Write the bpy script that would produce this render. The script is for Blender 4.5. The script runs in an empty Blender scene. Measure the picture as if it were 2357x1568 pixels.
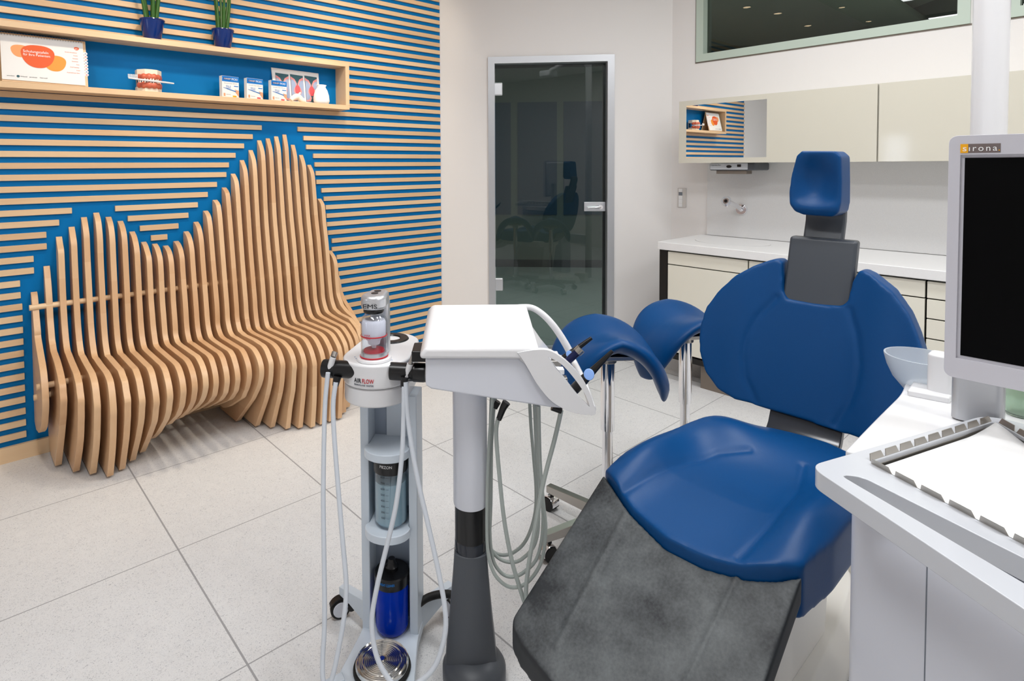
import bpy, bmesh, math, random
from mathutils import Vector as V, Matrix
random.seed(7)
PI = math.pi
scene = bpy.context.scene
COL = scene.collection
W, H = 2357.0, 1568.0

# ------------------------------------------------------------------ camera
FPX, CX, CY = 1351.53, 1034.07, 427.52
YAW, PIT, ROL = 0.86504, 0.0346033, 0.0064991
EYE = V((0, 0, 1.40))
cyw, syw = math.cos(YAW), math.sin(YAW)
FWD = V((cyw*math.cos(PIT), syw*math.cos(PIT), -math.sin(PIT)))
R0 = V((syw, -cyw, 0)); D0 = FWD.cross(R0)
RGT = R0*math.cos(ROL) + D0*math.sin(ROL)
DWN = D0*math.cos(ROL) - R0*math.sin(ROL)
cam = bpy.data.cameras.new('camera'); camo = bpy.data.objects.new('camera', cam); COL.objects.link(camo)
mm = Matrix.Identity(4)
for i in range(3):
    mm[i][0] = RGT[i]; mm[i][1] = -DWN[i]; mm[i][2] = -FWD[i]; mm[i][3] = EYE[i]
camo.matrix_world = mm
cam.sensor_fit = 'HORIZONTAL'; cam.sensor_width = 36.0
cam.lens = FPX/W*36.0
cam.shift_x = (W/2-CX)/W; cam.shift_y = (CY-H/2)/W
cam.clip_start = 0.02; cam.clip_end = 60
scene.camera = camo

def ray(x, y): return RGT*((x-CX)/FPX) + DWN*((y-CY)/FPX) + FWD
def onZ(x, y, z): d = ray(x, y); return EYE + d*((z-EYE.z)/d.z)
def onX(x, y, X): d = ray(x, y); return EYE + d*(X/d.x)
def onY(x, y, Y): d = ray(x, y); return EYE + d*(Y/d.y)
def onP(x, y, p, n): d = ray(x, y); return EYE + d*(((p-EYE).dot(n))/d.dot(n))

# ------------------------------------------------------------------ materials
MATS = {}
def lin(c):
    return tuple(((v/255.0)/12.92 if v/255.0 <= 0.04045 else ((v/255.0+0.055)/1.055)**2.4) for v in c)
def mat(name, rgb, rough=0.5, metal=0.0, coat=0.0, spec=0.5, trans=0.0, emit=0.0, noise=0.0, nscale=30.0, bump=0.0, bscale=200.0, ior=1.45, raw=False, alpha=1.0):
    m = bpy.data.materials.new(name); m.use_nodes = True
    nt = m.node_tree; b = nt.nodes['Principled BSDF']
    c = rgb if raw else lin(rgb)
    b.inputs['Base Color'].default_value = (*c, 1)
    b.inputs['Roughness'].default_value = rough
    b.inputs['Metallic'].default_value = metal
    b.inputs['Coat Weight'].default_value = coat
    b.inputs['Coat Roughness'].default_value = 0.08
    b.inputs['Specular IOR Level'].default_value = spec
    b.inputs['IOR'].default_value = ior
    b.inputs['Transmission Weight'].default_value = trans
    b.inputs['Alpha'].default_value = alpha
    if emit:
        b.inputs['Emission Color'].default_value = (*c, 1); b.inputs['Emission Strength'].default_value = emit
    tc = nt.nodes.new('ShaderNodeTexCoord')
    if noise:
        n = nt.nodes.new('ShaderNodeTexNoise'); n.inputs['Scale'].default_value = nscale; n.inputs['Detail'].default_value = 5
        nt.links.new(tc.outputs['Object'], n.inputs['Vector'])
        mx = nt.nodes.new('ShaderNodeMix'); mx.data_type = 'RGBA'
        mx.inputs[6].default_value = (*[v*(1-noise) for v in c], 1); mx.inputs[7].default_value = (*[min(1, v*(1+noise)) for v in c], 1)
        nt.links.new(n.outputs['Fac'], mx.inputs[0]); nt.links.new(mx.outputs[2], b.inputs['Base Color'])
    if bump:
        n = nt.nodes.new('ShaderNodeTexNoise'); n.inputs['Scale'].default_value = bscale; n.inputs['Detail'].default_value = 3
        nt.links.new(tc.outputs['Object'], n.inputs['Vector'])
        bp = nt.nodes.new('ShaderNodeBump'); bp.inputs['Strength'].default_value = bump; bp.inputs['Distance'].default_value = 0.002
        nt.links.new(n.outputs['Fac'], bp.inputs['Height']); nt.links.new(bp.outputs[0], b.inputs['Normal'])
    MATS[name] = m
    return m

def math_node(nt, op, a, b=None):
    n = nt.nodes.new('ShaderNodeMath'); n.operation = op
    for i, v in enumerate((a, b)):
        if v is None: continue
        if isinstance(v, (int, float)): n.inputs[i].default_value = v
        else: nt.links.new(v, n.inputs[i])
    return n.outputs[0]

def wood(name, axis, c1, c2, island, blocks, rough=0.38, step=0.30):
    """maple: fine grain stretched along axis, tone steps per board or block"""
    m = bpy.data.materials.new(name); m.use_nodes = True
    nt = m.node_tree; b = nt.nodes['Principled BSDF']; b.inputs['Roughness'].default_value = rough
    tc = nt.nodes.new('ShaderNodeTexCoord')
    if island:
        g = nt.nodes.new('ShaderNodeNewGeometry'); rnd = g.outputs['Random Per Island']
    else:
        oi = nt.nodes.new('ShaderNodeObjectInfo'); rnd = oi.outputs['Random']
    off = nt.nodes.new('ShaderNodeCombineXYZ')
    for i in range(3): nt.links.new(math_node(nt, 'MULTIPLY', rnd, 7.3+i*5.1), off.inputs[i])
    add = nt.nodes.new('ShaderNodeVectorMath'); add.operation = 'ADD'
    nt.links.new(tc.outputs['Object'], add.inputs[0]); nt.links.new(off.outputs[0], add.inputs[1])
    mp = nt.nodes.new('ShaderNodeMapping')
    sc = [55, 55, 55]; sc[axis] = 3.0; mp.inputs['Scale'].default_value = sc
    nt.links.new(add.outputs[0], mp.inputs['Vector'])
    n = nt.nodes.new('ShaderNodeTexNoise'); n.inputs['Scale'].default_value = 1.0; n.inputs['Detail'].default_value = 6; n.inputs['Distortion'].default_value = 0.8
    nt.links.new(mp.outputs[0], n.inputs['Vector'])
    mp2 = nt.nodes.new('ShaderNodeMapping'); sc2 = [9, 9, 9]; sc2[axis] = 1.6; mp2.inputs['Scale'].default_value = sc2
    nt.links.new(add.outputs[0], mp2.inputs['Vector'])
    n2 = nt.nodes.new('ShaderNodeTexNoise'); n2.inputs['Scale'].default_value = 1.0; n2.inputs['Detail'].default_value = 3
    nt.links.new(mp2.outputs[0], n2.inputs['Vector'])
    f = math_node(nt, 'ADD', math_node(nt, 'MULTIPLY', n.outputs['Fac'], 0.35), math_node(nt, 'MULTIPLY', n2.outputs['Fac'], 0.30))
    if blocks:
        sx = nt.nodes.new('ShaderNodeSeparateXYZ'); nt.links.new(add.outputs[0], sx.inputs[0])
        k = math_node(nt, 'FLOOR', math_node(nt, 'DIVIDE', sx.outputs[axis], step))
        wn = nt.nodes.new('ShaderNodeTexWhiteNoise'); wn.noise_dimensions = '2D'
        cb = nt.nodes.new('ShaderNodeCombineXYZ'); nt.links.new(k, cb.inputs[0]); nt.links.new(rnd, cb.inputs[1])
        nt.links.new(cb.outputs[0], wn.inputs['Vector'])
        f = math_node(nt, 'ADD', f, math_node(nt, 'MULTIPLY', wn.outputs['Value'], 0.40))
    else:
        f = math_node(nt, 'ADD', f, math_node(nt, 'MULTIPLY', rnd, 0.40))
    mx = nt.nodes.new('ShaderNodeMix'); mx.data_type = 'RGBA'; mx.clamp_factor = True
    mx.inputs[6].default_value = (*lin(c1), 1); mx.inputs[7].default_value = (*lin(c2), 1)
    nt.links.new(f, mx.inputs[0]); nt.links.new(mx.outputs[2], b.inputs['Base Color'])
    MATS[name] = m
    return m

def floor_mat():
    m = bpy.data.materials.new('speckled_tile_floor'); m.use_nodes = True
    nt = m.node_tree; b = nt.nodes['Principled BSDF']; b.inputs['Roughness'].default_value = 0.42
    b.inputs['Specular IOR Level'].default_value = 0.35
    tc = nt.nodes.new('ShaderNodeTexCoord'); sx = nt.nodes.new('ShaderNodeSeparateXYZ'); nt.links.new(tc.outputs['Object'], sx.inputs[0])
    def line(out, o, pitch, half):
        a = math_node(nt, 'DIVIDE', math_node(nt, 'SUBTRACT', out, o), pitch)
        fr = math_node(nt, 'ABSOLUTE', math_node(nt, 'SUBTRACT', a, math_node(nt, 'ROUND', a)))
        return math_node(nt, 'LESS_THAN', fr, half/pitch)
    lx = line(sx.outputs[0], 0.602, 0.6045, 0.0030); ly = line(sx.outputs[1], 1.594, 0.656, 0.0021)
    grid = math_node(nt, 'MAXIMUM', lx, ly)
    # fine squiggly flecks
    def flecks(scale, dist, lo, hi):
        n = nt.nodes.new('ShaderNodeTexNoise'); n.inputs['Scale'].default_value = scale; n.inputs['Detail'].default_value = 2.0; n.inputs['Distortion'].default_value = dist
        nt.links.new(tc.outputs['Object'], n.inputs['Vector'])
        r = nt.nodes.new('ShaderNodeMapRange'); r.inputs[1].default_value = lo; r.inputs[2].default_value = hi; r.inputs[3].default_value = 1; r.inputs[4].default_value = 0
        nt.links.new(n.outputs['Fac'], r.inputs[0]); return r.outputs[0]
    f1 = flecks(130, 2.5, 0.30, 0.42); f2 = flecks(260, 1.5, 0.30, 0.40); f3 = flecks(14, 0.5, 0.2, 0.9)
    mx = nt.nodes.new('ShaderNodeMix'); mx.data_type = 'RGBA'
    mx.inputs[6].default_value = (*lin((228, 228, 228)), 1); mx.inputs[7].default_value = (*lin((140, 142, 150)), 1)
    s = math_node(nt, 'ADD', math_node(nt, 'MULTIPLY', f1, 0.55), math_node(nt, 'MULTIPLY', f2, 0.45))
    s = math_node(nt, 'ADD', s, math_node(nt, 'MULTIPLY', f3, 0.10)); nt.links.new(s, mx.inputs[0])
    m2 = nt.nodes.new('ShaderNodeMix'); m2.data_type = 'RGBA'; m2.inputs[7].default_value = (*lin((160, 160, 162)), 1)
    nt.links.new(grid, m2.inputs[0]); nt.links.new(mx.outputs[2], m2.inputs[6]); nt.links.new(m2.outputs[2], b.inputs['Base Color'])
    return m

def glass_mat(name, tint, rough=0.0, refl=1.0):
    """thin pane: tinted transmission plus fresnel reflection"""
    m = bpy.data.materials.new(name); m.use_nodes = True
    nt = m.node_tree; nt.nodes.clear()
    out = nt.nodes.new('ShaderNodeOutputMaterial'); t = nt.nodes.new('ShaderNodeBsdfTransparent'); t.inputs[0].default_value = (*tint, 1)
    g = nt.nodes.new('ShaderNodeBsdfGlossy'); g.inputs['Roughness'].default_value = rough
    g.inputs['Color'].default_value = (refl, refl, refl, 1)
    fr = nt.nodes.new('ShaderNodeLayerWeight'); fr.inputs[0].default_value = 0.5
    fac = math_node(nt, 'ADD', math_node(nt, 'MULTIPLY', math_node(nt, 'POWER', fr.outputs['Facing'], 4.0), 0.75), 0.045)
    mx = nt.nodes.new('ShaderNodeMixShader'); nt.links.new(fac, mx.inputs[0]); nt.links.new(t.outputs[0], mx.inputs[1]); nt.links.new(g.outputs[0], mx.inputs[2])
    nt.links.new(mx.outputs[0], out.inputs[0]); MATS[name] = m
    return m

def worn_leather(name):
    m = bpy.data.materials.new(name); m.use_nodes = True
    nt = m.node_tree; b = nt.nodes['Principled BSDF']
    tc = nt.nodes.new('ShaderNodeTexCoord')
    n = nt.nodes.new('ShaderNodeTexNoise'); n.inputs['Scale'].default_value = 7; n.inputs['Detail'].default_value = 8; n.inputs['Roughness'].default_value = 0.6
    nt.links.new(tc.outputs['Object'], n.inputs['Vector'])
    n2 = nt.nodes.new('ShaderNodeTexNoise'); n2.inputs['Scale'].default_value = 160; n2.inputs['Detail'].default_value = 3
    nt.links.new(tc.outputs['Object'], n2.inputs['Vector'])
    r = nt.nodes.new('ShaderNodeMapRange'); r.inputs[1].default_value = 0.30; r.inputs[2].default_value = 0.78
    nt.links.new(math_node(nt, 'ADD', n.outputs['Fac'], math_node(nt, 'MULTIPLY', math_node(nt, 'SUBTRACT', n2.outputs['Fac'], 0.5), 0.25)), r.inputs[0])
    # scuffs lie on the faces that point up; the edges stay black
    g = nt.nodes.new('ShaderNodeNewGeometry'); sx = nt.nodes.new('ShaderNodeSeparateXYZ'); nt.links.new(g.outputs['Normal'], sx.inputs[0])
    up = nt.nodes.new('ShaderNodeMapRange'); up.inputs[1].default_value = 0.55; up.inputs[2].default_value = 0.80; nt.links.new(sx.outputs[2], up.inputs[0])
    f = math_node(nt, 'MULTIPLY', r.outputs[0], up.outputs[0])
    mx = nt.nodes.new('ShaderNodeMix'); mx.data_type = 'RGBA'; mx.inputs[6].default_value = (*lin((36, 39, 42)), 1); mx.inputs[7].default_value = (*lin((104, 108, 110)), 1)
    nt.links.new(f, mx.inputs[0]); nt.links.new(mx.outputs[2], b.inputs['Base Color'])
    b.inputs['Roughness'].default_value = 0.55; b.inputs['Specular IOR Level'].default_value = 0.35
    bp = nt.nodes.new('ShaderNodeBump'); bp.inputs['Strength'].default_value = 0.15; bp.inputs['Distance'].default_value = 0.001
    nt.links.new(n2.outputs['Fac'], bp.inputs['Height']); nt.links.new(bp.outputs[0], b.inputs['Normal'])
    return m

M_wall = mat('white_paint', (232, 229, 227), 0.75, spec=0.25, bump=0.03, bscale=150)
M_ceil = mat('ceiling_paint', (240, 238, 235), 0.8)
M_blue = mat('blue_panel', (0, 110, 176), 0.48, spec=0.15)
M_floor = floor_mat()
M_slat = wood('maple_slat', 0, (236, 208, 170), (206, 164, 122), True, False)
M_fin = wood('maple_fin', 2, (232, 198, 158), (202, 156, 114), False, True)
M_board = wood('maple_board', 0, (238, 210, 172), (216, 178, 136), False, False)
M_upblue = mat('blue_leatherette', (0, 64, 118), 0.38, spec=0.28, bump=0.10, bscale=420)
M_anth = mat('anthracite_plastic', (62, 67, 74), 0.34)
M_anthg = mat('glossy_anthracite', (40, 44, 52), 0.12)
M_worn = worn_leather('worn_black_leatherette')
M_white = mat('white_plastic', (224, 224, 226), 0.22, coat=0.3)
M_unit = mat('white_unit_shell', (196, 199, 205), 0.22, coat=0.3)
M_whitem = mat('white_lacquer', (214, 217, 226), 0.30, coat=0.2)
M_pale = mat('pale_blue_grey_lacquer', (206, 216, 226), 0.32)
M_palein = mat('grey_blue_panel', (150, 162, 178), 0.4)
M_cream = mat('cream_laminate', (206, 202, 188), 0.08, coat=0.2)
M_creamm = mat('cream_front', (228, 225, 212), 0.22)
M_work = mat('mineral_worktop', (232, 232, 232), 0.3, noise=0.05, nscale=300)
M_splash = mat('speckled_splashback', (218, 218, 218), 0.38, noise=0.07, nscale=260)
M_black = mat('black_plastic', (14, 14, 16), 0.28)
M_blackm = mat('black_lacquer', (16, 15, 15), 0.45)
M_rubber = mat('black_rubber', (20, 20, 20), 0.65)
M_taupe = mat('taupe_plinth', (122, 112, 102), 0.5)
M_chrome = mat('chrome', (235, 235, 238), 0.06, metal=1)
M_steel = mat('brushed_steel', (176, 172, 166), 0.30, metal=1)
M_alu = mat('aluminium_frame', (186, 188, 192), 0.38, metal=0.6)
M_silver = mat('silver_cap', (206, 208, 212), 0.30, metal=0.75)
M_mirror = mat('mirror_glass', (235, 238, 238), 0.0, metal=1)
M_hose = mat('pale_hose', (206, 212, 220), 0.35)
M_hoseg = mat('grey_hose', (168, 176, 172), 0.42)
M_greyk = mat('dark_grey_column', (74, 78, 84), 0.42)
M_green = mat('green_grey_frame', (188, 202, 190), 0.45)
M_screen = mat('black_screen', (2, 2, 3), 0.35, spec=0.08)
M_bezel = mat('grey_white_bezel', (198, 197, 205), 0.42)
M_orange = mat('orange_print', (226, 88, 28), 0.5); M_orange2 = mat('light_orange_print', (240, 150, 50), 0.5); M_orange3 = mat('peach_print', (240, 160, 100), 0.5)
M_amber = mat('amber_print', (240, 170, 10), 0.5); M_brown = mat('grey_brown_print', (112, 100, 98), 0.5)
M_red = mat('red_print', (190, 30, 45), 0.45); M_ink = mat('dark_print', (40, 42, 48), 0.5); M_gink = mat('grey_print', (120, 126, 136), 0.5)
M_paper = mat('paper', (236, 236, 236), 0.6); M_pprint = mat('white_print', (246, 246, 246), 0.5)
M_cyan = mat('blue_print', (10, 118, 200), 0.45); M_navy = mat('navy_print', (18, 40, 120), 0.45); M_lilac = mat('pale_blue_disc', (140, 178, 240), 0.35)
M_pink = mat('pink_print', (232, 150, 150), 0.5); M_rose = mat('rose_print', (214, 84, 92), 0.5); M_blugrey = mat('blue_grey_print', (150, 165, 195), 0.5); M_teal = mat('teal_print', (40, 86, 98), 0.5)
M_skin = mat('skin_print', (226, 160, 120), 0.5)
M_pot = mat('cobalt_glaze', (0, 40, 112), 0.16, coat=0.2)
M_leaf = mat('green_leaf', (52, 96, 34), 0.45, noise=0.35, nscale=60)
M_soil = mat('potting_soil', (52, 40, 32), 0.9)
M_gum = mat('pink_gum', (206, 104, 78), 0.32); M_tooth = mat('ivory_tooth', (248, 240, 226), 0.28); M_plaster = mat('ivory_base', (240, 226, 206), 0.5)
M_cloth = mat('white_cloth', (248, 248, 246), 0.8, bump=0.2, bscale=120)
M_clear = glass_mat('clear_plastic', (.93, .95, .97))
M_water = mat('pale_blue_liquid', (186, 216, 226), 0.15, trans=0.35, ior=1.1)
M_bluegl = mat('deep_blue_bottle', (4, 56, 190), 0.10, trans=0.25, ior=1.2)
M_frost = mat('frosted_glass', (226, 232, 238), 0.38, trans=0.62, ior=1.15)
M_powder = mat('white_powder', (236, 232, 240), 0.6)
M_basep = mat('cream_chair_base', (238, 235, 229), 0.4)
M_grooves = mat('grey_groove', (176, 172, 166), 0.6)
M_gdoor = glass_mat('smoked_door_glass', (0.42, 0.48, 0.46))
M_gwin = glass_mat('dark_window_glass', (0.36, 0.40, 0.36))
M_lamp = mat('lamp_diffuser', (255, 250, 242), 0.5, emit=3.0)
M_spotl = mat('spot_lens', (255, 226, 186), 0.5, emit=12.0)
M_sky = mat('daylight_pane', (232, 240, 255), 0.5, emit=6.0)
M_nwall = mat('next_room_wall', (150, 154, 150), 0.8); M_nfloor = mat('next_room_floor', (170, 172, 170), 0.6); M_npanel = mat('blue_grey_panel', (70, 96, 122), 0.5)

# ------------------------------------------------------------------ mesh helpers
def new(): return bmesh.new()
def box(bm, lo, hi, mtx=None):
    lo, hi = V(lo), V(hi)
    r = bmesh.ops.create_cube(bm, size=1.0)
    for v in r['verts']:
        v.co = V((lo.x+(v.co.x+.5)*(hi.x-lo.x), lo.y+(v.co.y+.5)*(hi.y-lo.y), lo.z+(v.co.z+.5)*(hi.z-lo.z)))
        if mtx: v.co = mtx @ v.co
    return r['verts']
def prism(bm, pts, dvec):
    """closed outline pts (3D), extruded by dvec"""
    a = [bm.verts.new(p) for p in pts]; b = [bm.verts.new(V(p)+V(dvec)) for p in pts]
    n = len(pts)
    f0 = bm.faces.new(a); f1 = bm.faces.new(list(reversed(b)))
    for i in range(n): bm.faces.new((a[(i+1) % n], a[i], b[i], b[(i+1) % n]))
    return a+b
def plate_hole(bm, outer, holes, dvec):
    """flat plate with holes: outlines in 3D, extruded by dvec"""
    edges = []
    for loop in [outer]+holes:
        vs = [bm.verts.new(p) for p in loop]
        for i in range(len(vs)): edges.append(bm.edges.new((vs[i], vs[(i+1) % len(vs)])))
    r = bmesh.ops.triangle_fill(bm, edges=edges, use_beauty=True)
    faces = [g for g in r['geom'] if isinstance(g, bmesh.types.BMFace)]
    e = bmesh.ops.extrude_face_region(bm, geom=faces)
    for g in e['geom']:
        if isinstance(g, bmesh.types.BMVert): g.co += V(dvec)
def lathe(bm, prof, mtx=None, n=32, closed=False):
    """profile [(r,z)] around z"""
    rings = []
    for r, z in prof:
        if r < 1e-6: rings.append([bm.verts.new((0, 0, z))])
        else: rings.append([bm.verts.new((r*math.cos(2*PI*k/n), r*math.sin(2*PI*k/n), z)) for k in range(n)])
    if closed: rings.append(rings[0])
    for A, B in zip(rings, rings[1:]):
        for k in range(n):
            a0, a1 = A[k % len(A)], A[(k+1) % len(A)]; b0, b1 = B[k % len(B)], B[(k+1) % len(B)]
            q = []
            for v in (a0, a1, b1, b0):
                if v not in q: q.append(v)
            if len(q) > 2:
                try: bm.faces.new(q)
                except ValueError: pass
    if not closed:
        for R_ in (rings[0], rings[-1]):
            if len(R_) > 2:
                try: bm.faces.new(R_ if R_ is rings[-1] else list(reversed(R_)))
                except ValueError: pass
    vs = [v for R_ in rings for v in R_]
    if mtx:
        for v in set(vs): v.co = mtx @ v.co
    return vs
def cyl(bm, p, q, r, n=24, r2=None):
    p, q = V(p), V(q); d = q-p
    m = Matrix.Translation(p) @ d.to_track_quat('Z', 'Y').to_matrix().to_4x4()
    lathe(bm, [(r, 0), (r if r2 is None else r2, d.length)], m, n)
def smooth_path(pts, sub=8):
    pts = [V(p) for p in pts]; out = []
    n = len(pts)
    for i in range(n-1):
        p0, p1, p2, p3 = pts[max(i-1, 0)], pts[i], pts[i+1], pts[min(i+2, n-1)]
        for k in range(sub):
            t = k/sub
            out.append(0.5*((2*p1)+(p2-p0)*t+(2*p0-5*p1+4*p2-p3)*t*t+(3*p1-p0-3*p2+p3)*t**3))
    out.append(pts[-1]); return out
def tube(bm, pts, r, n=12, sub=8, smooth=True):
    P = smooth_path(pts, sub) if smooth else [V(p) for p in pts]
    t0 = (P[1]-P[0]).normalized(); up = V((0, 0, 1)) if abs(t0.z) < .9 else V((1, 0, 0))
    nrm = t0.cross(up).normalized(); rings = []
    for i, p in enumerate(P):
        t = (P[min(i+1, len(P)-1)]-P[max(i-1, 0)]).normalized()
        nrm = (nrm-t*nrm.dot(t)).normalized(); bn = t.cross(nrm)
        rr = r(i/(len(P)-1)) if callable(r) else r
        rings.append([bm.verts.new(p+nrm*(rr*math.cos(2*PI*k/n))+bn*(rr*math.sin(2*PI*k/n))) for k in range(n)])
    for A, B in zip(rings, rings[1:]):
        for k in range(n): bm.faces.new((A[k], A[(k+1) % n], B[(k+1) % n], B[k]))
    bm.faces.new(list(reversed(rings[0]))); bm.faces.new(rings[-1])
def rrect(x0, y0, x1, y1, r, n=6):
    pts = []
    for cx_, cy_, a0 in ((x1-r, y1-r, 0), (x0+r, y1-r, PI/2), (x0+r, y0+r, PI), (x1-r, y0+r, 1.5*PI)):
        for k in range(n+1):
            a = a0+PI/2*k/n; pts.append((cx_+r*math.cos(a), cy_+r*math.sin(a)))
    return pts
def round_poly(pts, r, n=6):
    """2D polygon with rounded corners (r scalar or list)"""
    out = []; m = len(pts)
    for i in range(m):
        p0, p1, p2 = V(pts[i-1]).to_2d(), V(pts[i]).to_2d(), V(pts[(i+1) % m]).to_2d()
        rr = r[i] if isinstance(r, (list, tuple)) else r
        d0, d1 = p0-p1, p2-p1
        l = min(rr, d0.length*.45, d1.length*.45)
        if l < 1e-5: out.append((p1.x, p1.y)); continue
        a, b = p1+d0.normalized()*l, p1+d1.normalized()*l
        for k in range(n+1):
            t = k/n; q = a*(1-t)**2+p1*(2*t*(1-t))+b*t*t; out.append((q.x, q.y))
    return out
def resample(pts, n):
    pts = [V(p) for p in pts]; L = [0]
    for a, b in zip(pts, pts[1:]): L.append(L[-1]+(b-a).length)
    out = []; j = 0
    for k in range(n):
        s = L[-1]*k/(n-1)
        while j < len(pts)-2 and L[j+1] < s: j += 1
        t = (s-L[j])/max(L[j+1]-L[j], 1e-9); out.append(pts[j].lerp(pts[j+1], min(max(t, 0), 1)))
    return out

def finish(me, m, smooth, angle=35):
    if m: me.materials.append(m)
    for p in me.polygons: p.use_smooth = smooth
    if smooth: me.set_sharp_from_angle(angle=math.radians(angle))
def obj(name, bm, m, parent=None, smooth=True, bevel=None, world=False, angle=35, kind=None, label=None):
    bmesh.ops.remove_doubles(bm, verts=bm.verts, dist=1e-6)
    bmesh.ops.recalc_face_normals(bm, faces=bm.faces)
    if world and parent is not None: bm.transform(parent_matrix(parent).inverted())
    me = bpy.data.meshes.new(name); bm.to_mesh(me); bm.free()
    finish(me, m, smooth, angle)
    o = bpy.data.objects.new(name, me); COL.objects.link(o)
    if parent is not None: o.parent = parent
    if bevel:
        md = o.modifiers.new('bevel', 'BEVEL'); md.width = bevel[0]; md.segments = bevel[1]; md.limit_method = 'ANGLE'; md.angle_limit = math.radians(40)
        md.harden_normals = True
    if kind: o['kind'] = kind
    if label: o['label'] = label
    return o
def parent_matrix(o):
    m = Matrix.LocRotScale(o.location, o.rotation_euler, o.scale)
    return parent_matrix(o.parent) @ m if o.parent else m
def thing(name, label, cat, loc=(0, 0, 0), rz=0.0, group=None):
    o = bpy.data.objects.new(name, None); COL.objects.link(o); o.location = loc; o.rotation_euler = (0, 0, rz)
    o.empty_display_size = 0.05
    return tag(o, label, cat, group)
def tag(o, label, cat, group=None):
    o['label'] = label; o['category'] = cat
    if group: o['group'] = group
    return o
def soft(bm, voxel, iters, fac=0.5):
    """voxel remesh plus smoothing, returned as a new bmesh: rounded upholstery"""
    bmesh.ops.recalc_face_normals(bm, faces=bm.faces)
    me = bpy.data.meshes.new('tmp'); bm.to_mesh(me); bm.free()
    o = bpy.data.objects.new('tmp', me); COL.objects.link(o)
    r = o.modifiers.new('r', 'REMESH'); r.mode = 'VOXEL'; r.voxel_size = voxel
    s = o.modifiers.new('s', 'SMOOTH'); s.factor = fac; s.iterations = iters
    dg = bpy.context.evaluated_depsgraph_get(); dg.update()
    me2 = bpy.data.meshes.new_from_object(o.evaluated_get(dg))
    out = bmesh.new(); out.from_mesh(me2)
    bpy.data.objects.remove(o); bpy.data.meshes.remove(me); bpy.data.meshes.remove(me2)
    return out
def seg_dist(p, poly):
    best = 9
    for a, b in zip(poly, poly[1:]):
        a, b = V(a), V(b); d = b-a; t = max(0, min(1, (p-a).dot(d)/d.length_squared)); best = min(best, (a+d*t-p).length)
    return best
def text(name, s, m, parent, size, origin, xdir, ydir, depth=0.0004, align='LEFT', world=False, spacing=1.0, wid=None):
    cu = bpy.data.curves.new('t', 'FONT'); cu.body = s; cu.size = size; cu.align_x = align; cu.extrude = depth; cu.space_character = spacing
    cu.resolution_u = 3
    to = bpy.data.objects.new('t', cu); COL.objects.link(to)
    dg = bpy.context.evaluated_depsgraph_get(); dg.update()
    me = bpy.data.meshes.new_from_object(to.evaluated_get(dg)); me.name = name
    bpy.data.objects.remove(to); bpy.data.curves.remove(cu)
    x, y = V(xdir).normalized(), V(ydir).normalized(); z = x.cross(y)
    mt = Matrix(((x.x, y.x, z.x, origin[0]), (x.y, y.y, z.y, origin[1]), (x.z, y.z, z.z, origin[2]), (0, 0, 0, 1)))
    if wid:
        xs = [v.co.x for v in me.vertices]; w0 = max(xs)-min(xs)
        mt = mt @ Matrix.Diagonal((wid/w0, 1, 1, 1))
    if world and parent is not None: mt = parent_matrix(parent).inverted() @ mt
    me.transform(mt); me.materials.clear(); me.materials.append(m)
    o = bpy.data.objects.new(name, me); COL.objects.link(o); o.parent = parent
    return o
def dup(root, loc, rz, label, group=None):
    r = root.copy(); COL.objects.link(r); r.location = loc; r.rotation_euler = (0, 0, rz); r['label'] = label
    if group: r['group'] = group
    for ch in list(root.children):
        c = ch.copy(); COL.objects.link(c); c.parent = r
        for g in list(ch.children):
            d = g.copy(); COL.objects.link(d); d.parent = c
    return r
def struct(name, bm, m, parent=None, **k): return obj(name, bm, m, parent, kind='structure' if parent is None else None, smooth=False, **k)

# ------------------------------------------------------------------ the room
XW, YW = 4.08, 3.47            # cabinet wall, blue wall
E = V((2.872, 3.47, 0)); Cn = V((XW, 2.245, 0))
CEIL = 2.95; XB, YB = -1.75, -2.1
bm = new(); box(bm, (XB-.2, YB-.2, -.1), (XW+4.4, YW+4.2, 0)); struct('floor', bm, M_floor)
bm = new(); box(bm, (XB-.2, YB-.2, CEIL), (XW+4.4, YW+4.2, CEIL+.1)); struct('ceiling', bm, M_ceil)
bm = new(); box(bm, (-.69, YW, 0), (E.x, YW+.1, CEIL)); wall_left = struct('wall_left', bm, M_blue)
bm = new(); box(bm, (XB, YW, 0), (-.69, YW+.1, CEIL)); struct('wall_left_white', bm, M_wall)
bm = new(); box(bm, (XB, YB-.1, 0), (XW+.2, YB, CEIL)); struct('wall_front', bm, M_wall)
# side wall behind the camera with a narrow window
bm = new(); wy0, wy1, wz0, wz1 = 1.90, 2.16, 0.95, 1.74
box(bm, (XB-.1, YB, 0), (XB, wy0, CEIL)); box(bm, (XB-.1, wy1, 0), (XB, YW+.1, CEIL)); box(bm, (XB-.1, wy0, 0), (XB, wy1, wz0)); box(bm, (XB-.1, wy0, wz1), (XB, wy1, CEIL)); struct('wall_side', bm, M_wall)
bm = new(); box(bm, (XB-.08, wy0, wz0), (XB-.06, wy1, wz1)); w3 = struct('window_3', bm, M_sky)
bm = new()
for k in range(24): box(bm, (XB-.05, wy0, wz0+.01+k*.033), (XB-.03, wy1, wz0+.013+k*.033))
obj('window_blind', bm, M_white, w3, smooth=False)
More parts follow.
